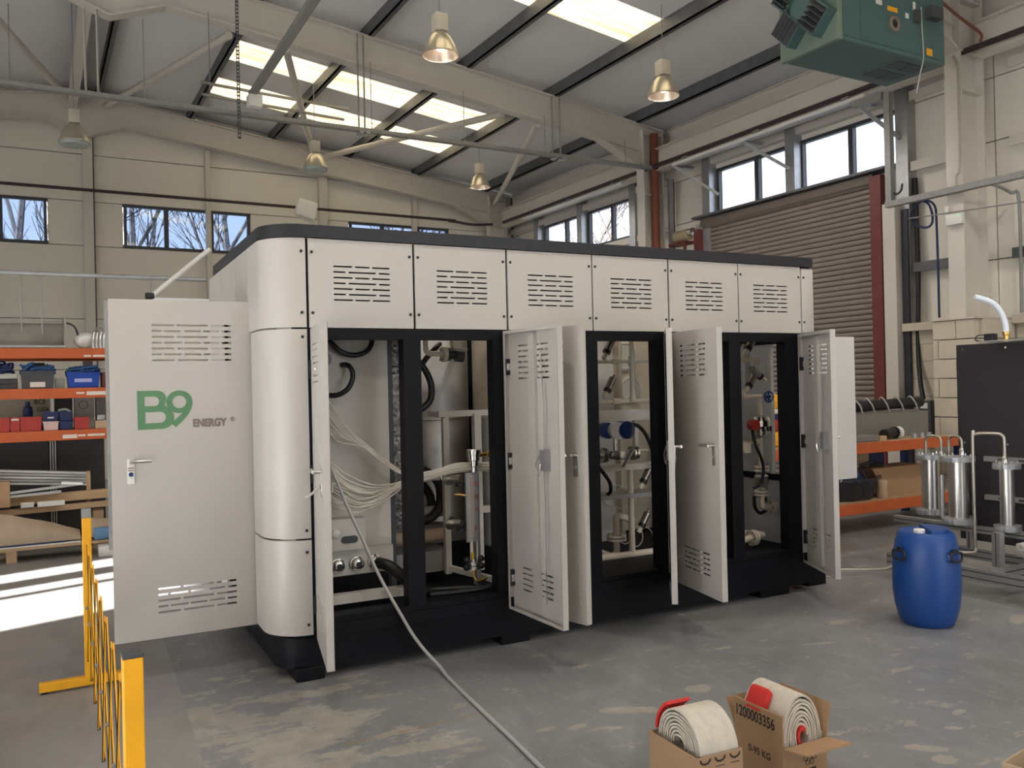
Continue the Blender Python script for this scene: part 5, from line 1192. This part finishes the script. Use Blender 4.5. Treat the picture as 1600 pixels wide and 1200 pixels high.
MB().tube([(6.60, 3.93, 1.93), (6.60, 3.94, 2.02), (6.57, 3.97, 2.12), (6.51, 4.01, 2.18), (6.43, 4.07, 2.215)], .022, 14, 6).build('outlet_hose', mat('pale translucent hose', (.75, .82, .92), .3), t)
MB().box(6.55, 6.75, 3.7, 4.12, 1.862, 1.874).build('top_plate', ALU, t, False)
MB().bbox_(6.58, 6.64, 4.02, 4.10, 1.875, 1.93, .005).build('solenoid', RUBBER, t)
MB().tube([(6.6, 4.08, 1.92), (6.6, 4.16, 1.92), (6.6, 4.18, 1.89), (6.62, 4.17, 1.875)], .005, 6, 4).build('solenoid_lead', RUBBER, t)
for y in (3.80, 3.70): MB().tube([(6.72, y, 1.87), (6.70, y, 2.02), (6.73, y - .04, 2.08), (6.8, y - .15, 2.09)], .008, 8, 5).build('copper_tube', mat('brown tube', (.16, .09, .06), .5), t)
MB().bbox_(6.6, 6.7, 3.4, 3.9, .2, .30, .01).build('floor_box', WHITEP, t)
bk = thing('white_bucket', 'white plastic bucket standing on the test rig frame', 'bucket', (6.22, 3.50, .20))
MB().lathe([(.001, 0), (.09, 0), (.115, .17), (.125, .172), (.125, .19), (.108, .19), (.1, .175), (.085, .01), (.001, .01)], (6.22, 3.50, .20), 28).build('pail', WHITEP, bk)
MB().lathe([(.126, .15), (.13, .152), (.13, .16), (.126, .162)], (6.22, 3.50, .20), 28, cap=False).build('rim', WHITEP, bk)
tn = MB().tube([(5.6, 4.75, .008), (5.55, 4.95, .008), (5.75, 5.02, .008), (6.2, 4.75, .008), (6.6, 5.0, .008)], .008, 6, 6).build('loose_tube', CLEAR, None); tag(tn, 'thin pale tube lying on the floor behind the blue drum', 'tube')

# ================================================================== RIGHT-HAND RACK
def rack(name, label, x0, x1, y0, y1, levels, hgt, frame_m=None, bay=True):
    e = thing(name, label, 'shelving', ((x0 + x1) / 2, (y0 + y1) / 2, 0))
    for x in (x0, x1):
        for y in (y0 + .03, y1 - .03): MB().box(x - .04, x + .04, y - .03, y + .03, 0, hgt).build('upright', frame_m or NAVY, e, False)
        for k in range(max(1, int(hgt / .6))): MB().bar((x, y0 + .06, .1 + k * .6), (x, y1 - .06, min(hgt - .05, .6 + k * .6)), .02).build('upright_brace', frame_m or NAVY, e, False)
    for z in levels:
        for y in (y0 - .02, y1 - .02): MB().bbox_(x0 + .04, x1 - .04, y, y + .04, z - .11, z, .006).build('beam', ORANGE, e, False)
        for k in range(4):
            ya = y0 + .022 + (y1 - y0 - .06) * k / 4; MB().box(x0 + .04, x1 - .04, ya, ya + (y1 - y0 - .06) / 4 - .006, z - .02, z + .002).build('deck_board', CARDL if z > .5 else WOOD, e, False)
    return e
rk = rack('pallet_rack', 'low orange-beamed rack by the roller door', 6.05, 9.15, 6.0, 6.75, (.31, .93), .93)
def tg(mb, name, m, label, cat, group=None, smooth=True):
    o = mb.build(name, m, None, smooth); tag(o, label, cat, group); return o
GREYST = mat('grey painted steel', (.20, .19, .175), .5, var=.08)
bt = thing('steel_trough', 'long grey steel trough beam across the top of the right rack', 'beam', (8.0, 6.4, .935))
MB().box(6.2, 9.1, 6.36, 6.38, .99, 1.21).build('front_face', GREYST, bt, False); MB().box(6.2, 9.1, 6.38, 6.62, 1.19, 1.21).build('top_flange', GREYST, bt, False); MB().box(6.2, 9.1, 6.36, 6.62, .934, .99).build('base', GREYST, bt, False)
wp = thing('wrapped_pipe', 'black pipe lashed with white straps lying on the grey trough', 'pipe', (8.4, 6.45, 1.21))
MB().tube([(7.55, 6.44, 1.275), (8.2, 6.45, 1.29), (9.1, 6.46, 1.31)], .06, 14).build('pipe', RUBBER, wp)
for x, dz in ((7.72, 0), (7.95, 0), (8.15, .01), (8.4, .02), (8.65, .02), (8.9, .02)):
    MB().tube([(x + .03, 6.37, 1.22), (x, 6.375, 1.30), (x - .02, 6.43, 1.36 + dz), (x, 6.5, 1.33)], .009, 6, 4).build('strap', CABLEG, wp)
MB().box(7.6, 9.0, 6.39, 6.6, 1.212, 1.225).build('cradle', GREYST, wp, False)
ty = thing('instrument_tray', 'grey metal tray with teal end on the grey trough', 'tray', (7.35, 6.45, 1.21))
MB().box(7.2, 7.6, 6.36, 6.6, 1.212, 1.225).build('base', GREYST, ty, False)
MB().box(7.2, 7.33, 6.36, 6.39, 1.225, 1.36).build('end_plate', mat('teal paint', (.05, .13, .16), .5), ty, False)
MB().prism([(7.33, 1.36), (7.66, 1.37), (7.63, 1.28), (7.45, 1.26)], .02, Matrix.Translation((0, 6.40, 0)) @ Matrix.Rotation(R(90), 4, 'X')).build('guard', GALV, ty, False)
MB().bar((7.2, 6.38, 1.37), (7.68, 6.38, 1.375), .015).build('rim', GALV, ty, False)
tg(MB().bbox_(7.25, 7.8, 6.02, 6.3, .933, 1.0, .01), 'steel_channel', GREYST, 'dark steel channel offcut on the rack shelf', 'channel', None, False)
tg(MB().cyl((8.0, 6.12, .99), (8.22, 6.16, 1.0), .055, 16).cyl((8.22, 6.16, 1.0), (8.24, 6.16, 1.0), .065, 16), 'rubber_roller', RUBBER, 'black rubber roller lying on the rack shelf', 'roller')
tg(MB().lathe([(.06, 0), (.066, .01), (.066, .03), (.06, .04)], (8.25, 6.14, 1.0), 18, (1, .15, 0)), 'pipe_ring', WHITEP, 'white ring at the end of the black roller', 'ring')
tg(MB().bbox_(7.82, 7.92, 6.02, 6.08, .933, .985, .004), 'wood_offcut', WOOD, 'small wooden offcut beside the black roller', 'block', None, False)
for i, (x, l) in enumerate(((8.45, 'first'), (8.58, 'second'), (8.70, 'third'))):
    tg(MB().cyl((x, 6.08, .933), (x, 6.08, .985), .035, 12), 'metal_can', GALV, l + ' small metal can right of the roller on the rack', 'can', 'small cans on the rack')
tub = thing('black_tub', 'black plastic tub filled with cables on the lower rack shelf', 'tub', (7.5, 6.2, .312))
MB().lathe([(.001, 0), (.27, 0), (.34, .2), (.355, .21), (.355, .235), (.33, .235), (.26, .02), (.001, .02)], (0, 0, 0), 8).xf(Matrix.Translation((7.60, 6.28, .312)) @ Matrix.Scale(1.3, 4, (1, 0, 0)) @ Matrix.Scale(.72, 4, (0, 1, 0)) @ Matrix.Rotation(R(22.5), 4, 'Z')).build('shell', mat('tub black', (.022, .024, .03), .4), tub, False)
for k in range(5):
    MB().tube([(7.28 + .1 * k, 6.1, .53), (7.4 + .06 * k, 6.15, .60 + .012 * k), (7.6, 6.3, .58), (7.75, 6.2, .55)], .007, 6, 5).build('cable', [CABLEG, NAVY, RUBBER, BLUEBIN, NAVY][k], tub)
for x in (7.45, 7.6): MB().tube([(x, 6.05, .54), (x + .03, 6.0, .50), (x + .09, 6.02, .36)], .006, 6, 4).build('loose_cable', NAVY, tub)
tg(MB().prism([(7.95, .312), (8.75, .312), (8.95, .45), (8.75, .62), (7.9, .62), (8.05, .42)], .3, Matrix.Translation((0, 6.5, 0)) @ Matrix.Rotation(R(90), 4, 'X')), 'folded_card', CARD, 'large folded brown cardboard on the lower rack shelf', 'cardboard', None, False)
tg(MB().lathe([(.05, 0), (.06, .02), (.045, .1), (.06, .18), (.05, .2)], (7.93, 6.1, .312), 16), 'card_tube', CARDL, 'pale crumpled paper roll beside the black tub', 'paper roll')
tg(MB().bbox_(7.62, 7.98, 6.3, 6.6, .635, .82, .006), 'carton', CARDL, 'pale carton behind under the upper orange beam', 'box', None, False)
tg(MB().bbox_(8.0, 8.3, 6.35, 6.6, .635, .82, .006), 'blue_case', NAVY, 'dark blue case behind under the upper orange beam', 'case', None, False)
tg(MB().tube([(7.7, 6.2, .66), (7.8, 6.15, .70), (7.9, 6.2, .68), (8.05, 6.18, .66)], .02, 8, 5), 'tool_bundle', RUBBER, 'black tool lying on top of the cartons', 'tool')
# sacks seen through the open right end
sk = thing('sack', 'yellow and red printed sack standing on the rack', 'sack', (6.25, 6.3, .93))
MB().bbox_(6.02, 6.55, 6.15, 6.4, .935, 1.10, .05).build('yellow_base', YELLOW, sk); MB().bbox_(6.02, 6.55, 6.148, 6.402, 1.09, 1.21, .03).build('red_band', REDP, sk)
MB().bbox_(6.03, 6.53, 6.17, 6.38, 1.20, 1.26, .02).build('dark_top', NAVY, sk)
text('sack_print', 'tura', .09, INK, plane_m((6.13, 6.145, 1.09), (1, 0, 0), (0, 0, 1)), sk, .0006, .001)
sk2 = tg(MB().bbox_(6.02, 6.55, 6.16, 6.42, 1.31, 1.47, .06), 'sack', YELLOW, 'plain yellow sack lying on top of the white one', 'sack', 'sacks on the rack')
tg(MB().bbox_(6.04, 6.56, 6.15, 6.41, 1.262, 1.312, .02), 'sack', WHITEP, 'flat white sack between the yellow sacks', 'sack', 'sacks on the rack')

# ================================================================== LEFT-HAND RACK
rl_ = rack('pallet_rack', 'tall orange-beamed rack full of bins at the left', -2.0, .98, 10.4, 11.2, (1.24, 1.69, 2.12), 2.2)
for x, z, w, h in ((.50, 2.055, .07, .022), (.59, 2.055, .13, .022), (.42, 1.655, .08, .02), (.52, 1.64, .20, .04), (.28, 1.18, .14, .04), (.43, 1.195, .07, .022), (.52, 1.195, .17, .024)):
    MB().box(x, x + w, 10.376, 10.3795, z - .03, z - .03 + h).build('shelf_label', TAPE, rl_, False)
mt = thing('metal_tray', 'open galvanised box tray tipped up on the top shelf', 'tray', (-.1, 10.6, 2.12))
MB().box(-.9, .33, 10.72, 10.735, 2.125, 2.44).build('back', mat('tray metal', (.34, .32, .28), .5, .3, var=.15, vscale=6), mt, False); MB().box(-.9, .33, 10.42, 10.72, 2.125, 2.14).build('base', mat('tray metal', (.34, .32, .28), .5, .3, var=.15, vscale=6), mt, False)
MB().box(.315, .33, 10.42, 10.72, 2.14, 2.46).build('end', mat('tray metal', (.34, .32, .28), .5, .3, var=.15, vscale=6), mt, False); MB().box(-.9, .33, 10.66, 10.72, 2.40, 2.44).build('flange', mat('tray metal', (.34, .32, .28), .5, .3, var=.15, vscale=6), mt, False)
MB().box(-.9, .33, 10.40, 10.42, 2.125, 2.15).build('lip', GALV, mt, False)
bag = MB().ball((.52, 10.55, 2.215), .11, 10, (1, .9, .9))
for v in bag.v: v += Vector((noise.noise(v * 9), noise.noise(v * 9 + Vector((5, 0, 0))), noise.noise(v * 9 + Vector((0, 7, 0))))) * .025; v.z = max(v.z, 2.123)
tg(bag, 'plastic_bag', WHITEP, 'crumpled white plastic bag on the top shelf', 'bag')
for k, x in enumerate((.60, .635, .67, .705)):
    tg(MB().tube([(x, 10.44, 2.123), (x - .005, 10.45, 2.22), (x + .01, 10.5, 2.30)], .012, 8, 4), 'grip_tube', ALU, ['first', 'second', 'third', 'fourth'][k] + ' upright silver tube beside the white bag', 'tube', 'silver tubes by the bag')
tg(MB().tube([(.34, 10.5, 2.40), (.42, 10.5, 2.36), (.46, 10.52, 2.25)], .01, 8, 4), 'black_hose', RUBBER, 'short black hose between tray and white bag', 'hose')
tg(MB().tube([(.62, 10.62, 2.30), (.66, 10.6, 2.36), (.71, 10.6, 2.35), (.73, 10.6, 2.28)], .012, 8, 4), 'wire_coil', GALVD, 'grey wire coil behind the silver tubes', 'wire')
def bin_(label, x0, x1, y0, z0, h, m, group, depth=.3, taper=.85, lab=None, front_low=1.0):
    e = thing('storage_bin', label, 'bin', ((x0 + x1) / 2, y0 + depth / 2, z0), group)
    cx = (x0 + x1) / 2; w = (x1 - x0) / 2; t_ = .012; lo, hi = w * taper, w; d0 = depth * (1 - taper) / 2
    o_ = [(-lo, d0, 0), (lo, d0, 0), (lo, depth - d0, 0), (-lo, depth - d0, 0), (-hi, 0, h * front_low), (hi, 0, h * front_low), (hi, depth, h), (-hi, depth, h)]
    i_ = [(-lo + t_, d0 + t_, t_), (lo - t_, d0 + t_, t_), (lo - t_, depth - d0 - t_, t_), (-lo + t_, depth - d0 - t_, t_), (-hi + t_, t_, h * front_low), (hi - t_, t_, h * front_low), (hi - t_, depth - t_, h), (-hi + t_, depth - t_, h)]
    f = [(3, 2, 1, 0), (0, 1, 5, 4), (1, 2, 6, 5), (2, 3, 7, 6), (3, 0, 4, 7), (8, 9, 10, 11), (12, 13, 9, 8), (13, 14, 10, 9), (14, 15, 11, 10), (15, 12, 8, 11), (4, 5, 13, 12), (5, 6, 14, 13), (6, 7, 15, 14), (7, 4, 12, 15)]
    MB().add([(cx + p[0], y0 + p[1], z0 + p[2]) for p in o_ + i_], f).build('shell', m, e, False)
    MB().bar((cx - hi - .006, y0 - .004, z0 + h * front_low), (cx + hi + .006, y0 - .004, z0 + h * front_low), .014, .012).build('rim', m, e, False)
    if lab:
        u0, u1, v0, v1, ml = lab; k0 = 1 - v0; yy = lambda v: y0 + d0 * (1 - v) - .003
        MB().add([(cx + u0 * w, yy(v0), z0 + v0 * h), (cx + u1 * w, yy(v0), z0 + v0 * h), (cx + u1 * w, yy(v1), z0 + v1 * h), (cx + u0 * w, yy(v1), z0 + v1 * h)], [(0, 1, 2, 3)]).build('label_card', ml, e, False)
    return e
def cable_heap(label, cx, cy, z, w, m, seed):
    r_ = random.Random(seed); e = MB()
    for k in range(13):
        p = [(cx + r_.uniform(-w, w), cy + r_.uniform(-.1, .08), z + r_.uniform(0, .13) * (1 - abs(k - 6) / 14)) for _ in range(6)]; e.tube(p, .012, 6, 4)
    o = e.build('cable_heap', m, None); tag(o, label, 'cables', None, 'stuff')
HOSEB = mat('blue hose', (.03, .10, .26), .45)
bin_('dark grey crate heaped with blue hose on the middle shelf', -.10, .215, 10.4, 1.692, .18, DARKGREY, 'bins on the left rack', .35, .94, (-.45, .45, .08, .38, TAPE)); cable_heap('blue hose heaped in the dark grey crate', .06, 10.52, 1.84, .17, HOSEB, 2)
bin_('bright blue crate heaped with blue hose on the middle shelf', .335, .655, 10.4, 1.692, .16, BLUEBIN, 'bins on the left rack', .35, .9, (-.55, .5, .38, .62, mat('lilac label', (.42, .45, .75), .6))); cable_heap('blue hose heaped in the bright blue crate', .5, 10.52, 1.82, .17, HOSEB, 5)
tg(MB().bbox_(-.03, .13, 10.55, 10.72, 1.87, 1.97, .01), 'black_case', RUBBER, 'black case perched on the dark grey crate', 'case', None, False)
for k, z in enumerate((1.692, 1.745, 1.80)): tg(MB().bbox_(-.42, -.13, 10.42, 10.7, z, z + .05, .004), 'flat_case', GUN if k < 2 else CABLEG, ['bottom', 'middle', 'top'][k] + ' flat case of the stack left of the grey crate', 'case', 'stacked flat cases', False)
cable_heap('dark cables tangled on the stacked flat cases', -.28, 10.55, 1.86, .12, NAVY, 9)
tg(MB().bbox_(.22, .31, 10.45, 10.6, 1.692, 1.80, .004), 'gear_housing', GALVD, 'small metal housing between the two crates', 'housing', None, False)
tg(MB().bbox_(.68, .92, 10.45, 10.75, 1.692, 1.86, .006), 'maroon_carton', REDSTEEL, 'maroon carton at the right end of the middle shelf', 'box', None, False)
for i, (a, b) in enumerate(((-.46, -.205), (-.20, -.115), (-.11, .085))): bin_(['left', 'narrow middle', 'right'][i] + ' one of three red bins in a row', a, b, 10.4, 1.242, .145, REDP, 'bins on the left rack', .28, .96, (-.3, .3, .35, .65, TAPE) if i == 0 else ((-.8, .8, .80, .98, TAPE) if i == 1 else None))
bin_('pink and white bin on the third shelf', .10, .245, 10.4, 1.242, .09, mat('pink white plastic', (.70, .50, .46), .5), 'bins on the left rack', .25, .9)
bin_('navy bin stacked on the pink and white one', .10, .245, 10.41, 1.335, .10, NAVY, 'bins on the left rack', .25, .9, (-.4, .4, .35, .5, TAPE))
bin_('lower navy bin right of the pink one', .255, .375, 10.4, 1.242, .085, NAVY, 'bins on the left rack', .25, .9)
bin_('upper navy bin of tools right of the pink one', .255, .375, 10.41, 1.33, .10, NAVY, 'bins on the left rack', .25, .9)
bin_('single red bin near the right end of the third shelf', .395, .54, 10.4, 1.242, .125, REDP, 'bins on the left rack', .25, .92)
tg(MB().tube([(.25, 10.5, 1.45), (.32, 10.47, 1.46), (.36, 10.46, 1.43)], .016, 8, 3), 'hand_tool', CABLEG, 'pale hand tool lying in the upper navy bin', 'tool')
tg(MB().bbox_(.60, .74, 10.42, 10.6, 1.242, 1.33, .004), 'carton', CARDL, 'small cardboard carton at the end of the third shelf', 'box', None, False)
tg(MB().bbox_(.62, .7, 10.44, 10.55, 1.332, 1.39, .01), 'pipe_fitting', GALV, 'metal pipe fitting on the small carton', 'fitting')
tg(MB().lathe([(.001, 0), (.045, 0), (.05, .05), (.042, .1), (.02, .12), (.022, .16), (.001, .16)], (-.04, 10.68, 1.39), 16), 'blue_pot', NAVY, 'navy pot standing behind the red bins', 'pot')
cb = thing('printed_carton', 'cream carton with dark printed letters at the back of the third shelf', 'box', (-.2, 11.0, 1.242))
MB().bbox_(-.62, .18, 10.9, 11.1, 1.242, 1.60, .006).build('carton_body', mat('cream carton', (.50, .46, .37), .7), cb, False)
text('carton_print', 'BCI', .07, INK, plane_m((.02, 10.897, 1.525), (1, 0, 0), (0, 0, 1)), cb, .0005, .001); text('carton_print', 'GFA', .065, INK, plane_m((.045, 10.897, 1.44), (1, 0, 0), (0, 0, 1)), cb, .0005)
tg(MB().bbox_(.22, .40, 10.9, 11.1, 1.242, 1.62, .006), 'grey_carton', GUN, 'dark carton beside the cream printed carton', 'box', None, False)
pc = thing('poster_carton', 'pale carton with a round sign print at the back of the third shelf', 'box', (.5, 11.0, 1.242))
MB().bbox_(.42, .62, 10.9, 11.1, 1.242, 1.60, .006).build('carton_body', mat('pale grey carton', (.48, .48, .48), .7), pc, False)
MB().lathe([(.04, 0), (.05, 0), (.05, -.002), (.04, -.002)], (.51, 10.9, 1.50), 22, (0, 1, 0), False).build('round_print', LOGOT, pc)
tg(MB().bbox_(.64, .86, 10.9, 11.1, 1.242, 1.60, .006), 'steel_cabinet', GALVD, 'grey metal cabinet end at the back of the third shelf', 'cabinet', None, False)
tg(MB().bbox_(.52, .62, 11.0, 11.15, 1.692, 2.0, .004), 'grey_carton', GALV, 'grey carton at the back of the middle shelf', 'box', None, False)
# under the lowest shelf: dark cabinet front, aluminium strips, bars, timber, pallet
dc = thing('dark_cabinet', 'dark grey cabinet front under the lowest left shelf', 'cabinet', (-.4, 11.0, .0))
for a, b in ((-1.9, -.6), (-.595, .15), (.24, .72)): MB().box(a, b, 10.95, 11.0, .1, 1.10).build('door', GUN, dc, False)
for x in (.165, .19, .215): MB().box(x, x + .012, 10.94, 10.955, .1, 1.12).build('edge_strip', ALU, dc, False)
MB().box(-1.9, .72, 11.0, 11.15, 0, 1.10).build('carcass', RUBBER, dc, False)
ab = 0
for r_ in range(5):
    for c_ in range(2):
        p = Vector((-1.6, 10.42 + c_ * .06, .965 - r_ * .037 - c_ * .004)); q = Vector((.50, 10.40 + c_ * .06, .765 - r_ * .030))
        o = MB().bar(p, q, .035, .024).build('aluminium_bar', mat('dull bar metal', (.40, .40, .385), .45, .6) if (r_ + c_) % 2 else ALU, None, False); tag(o, ['topmost', 'second', 'third', 'fourth', 'lowest'][r_] + (' front' if c_ == 0 else ' rear') + ' bar of the sloping aluminium stack under the left rack', 'bar', 'stacked aluminium bars'); ab += 1
for k, (a, b) in enumerate((((-.25, 10.2, .62), (.42, 10.25, .665)), ((-.3, 10.18, .585), (.25, 10.24, .60)), ((.26, 10.25, .69), (.46, 10.2, .672)))):
    o = MB().bar(a, b, .04, .025).build('loose_profile', ALU, None, False); tag(o, ['upper loose aluminium profile below the stacked bars', 'lower loose aluminium profile below the stacked bars', 'short tilted aluminium offcut at the end of the bars'][k], 'bar')
tg(MB().box(.50, .54, 10.38, 10.5, .44, .78), 'timber_stop', WOOD, 'short upright timber stop at the end of the aluminium bars', 'timber', None, False)
tg(MB().bar((-1.5, 10.33, .50), (.95, 10.33, .545), .09, .09), 'timber_beam', WOOD, 'long timber beam lying in front of the left rack', 'timber', None, False)
tg(MB().bar((-1.4, 10.2, .405), (.95, 10.22, .445), .12, .05), 'timber_plank', WOOD, 'pale plank under the long timber beam', 'timber', None, False)
for a, b, y, l in ((-.12, .0, 10.1, 'short'), (.03, .28, 10.08, 'long')): tg(MB().bbox_(a, b, y, y + .09, .47, .52, .006), 'foam_strip', WHITEP, l + ' white foam strip lying on the plank', 'foam', None, False)
for x in (-1.2, -.3, .6): tg(MB().box(x - .05, x + .05, 10.2, 10.38, 0, .375), 'timber_bearer', WOOD, {-1.2: 'left', -.3: 'middle', .6: 'right'}[x] + ' bearer block holding up the timber beam', 'timber', 'timber bearers', False)
pl = thing('wooden_pallet', 'wooden pallet piled with brown paper at the left', 'pallet', (-.5, 9.95, 0))
for x in (-1.3, -.2, .62):
    for y in (9.62, 9.85): MB().box(x - .045, x + .045, y, y + .1, 0, .115).build('foot_block', WOOD, pl, False)
for k in range(3): MB().box(-1.5, .85, 9.6 + k * .13, 9.71 + k * .13, .117, .145).build('board', WOOD, pl, False)
def paper_pile(label, pts_top, y0, y1, m, seed, name='brown_paper'):
    m_ = MB(); n = len(pts_top); vs = []; NY = 6
    for j in range(NY + 1):
        y = y0 + (y1 - y0) * j / NY; s = math.sin(math.pi * (.18 + .75 * j / NY))
        for (x, z0, z1) in pts_top:
            v = Vector((x, y, z0 + (z1 - z0) * s)); v.z += noise.noise(Vector((x * 6 + seed, y * 9, 0))) * .018 * s; v.y += noise.noise(Vector((x * 5, y * 4, seed))) * .02; vs.append(v)
    b = len(vs)
    fs = [(j * n + i, j * n + i + 1, (j + 1) * n + i + 1, (j + 1) * n + i) for j in range(NY) for i in range(n - 1)]
    for j in range(NY + 1):
        for (x, z0, z1) in pts_top: vs.append(Vector((x, y0 + (y1 - y0) * j / NY, z0)))
    fs += [(b + (j + 1) * n + i, b + (j + 1) * n + i + 1, b + j * n + i + 1, b + j * n + i) for j in range(NY) for i in range(n - 1)]
    for j in range(NY): fs += [(j * n, (j + 1) * n, b + (j + 1) * n, b + j * n), (j * n + n - 1, b + j * n + n - 1, b + (j + 1) * n + n - 1, (j + 1) * n + n - 1)]
    for i in range(n - 1): fs += [(i, b + i, b + i + 1, i + 1), (NY * n + i + 1, b + NY * n + i + 1, b + NY * n + i, NY * n + i)]
    m_.add(vs, fs); tg(m_, name, m, label, 'paper')
xs_ = [-1.4 + .12 * k for k in range(16)]
paper_pile('large crumpled brown paper heap on the pallet', [(x, .172, .48 - max(0, x + .25) * .36 + .01 * math.sin(x * 9)) for x in xs_], 9.62, 9.95, PAPER, 3)
paper_pile('smaller brown paper heap right of the large one on the pallet', [(x, .172, .37 + .03 * math.sin(x * 7)) for x in [.45 + .07 * k for k in range(7)]], 9.66, 9.96, PAPER, 8)
tg(MB().box(-1.45, .40, 9.59, 9.97, .147, .158), 'foam_sheet', WHITEP, 'white sheet edge showing under the brown paper', 'sheet', None, False)
tg(MB().box(-1.4, .28, 9.60, 9.96, .160, .170), 'plastic_sheet', NAVY, 'dark blue plastic sheet under the large paper heap', 'sheet', None, False)
tg(MB().bbox_(.52, .85, 9.60, 9.658, .147, .27, .02), 'blue_sheet', mat('faded blue sheet', (.10, .21, .36), .6), 'folded blue sheet at the front right of the pallet', 'sheet')
tg(MB().bbox_(-.62, -.21, 9.98, 10.12, .5, .76, .006), 'cardboard_carton', CARD, 'brown carton on the plank at the far left', 'box', None, False)
tg(MB().bbox_(.55, .80, 9.42, 9.57, 0, .11, .006), 'white_carton', mat('white carton', (.6, .58, .55), .7), 'flat white carton on the floor at the pallet corner', 'box', None, False)
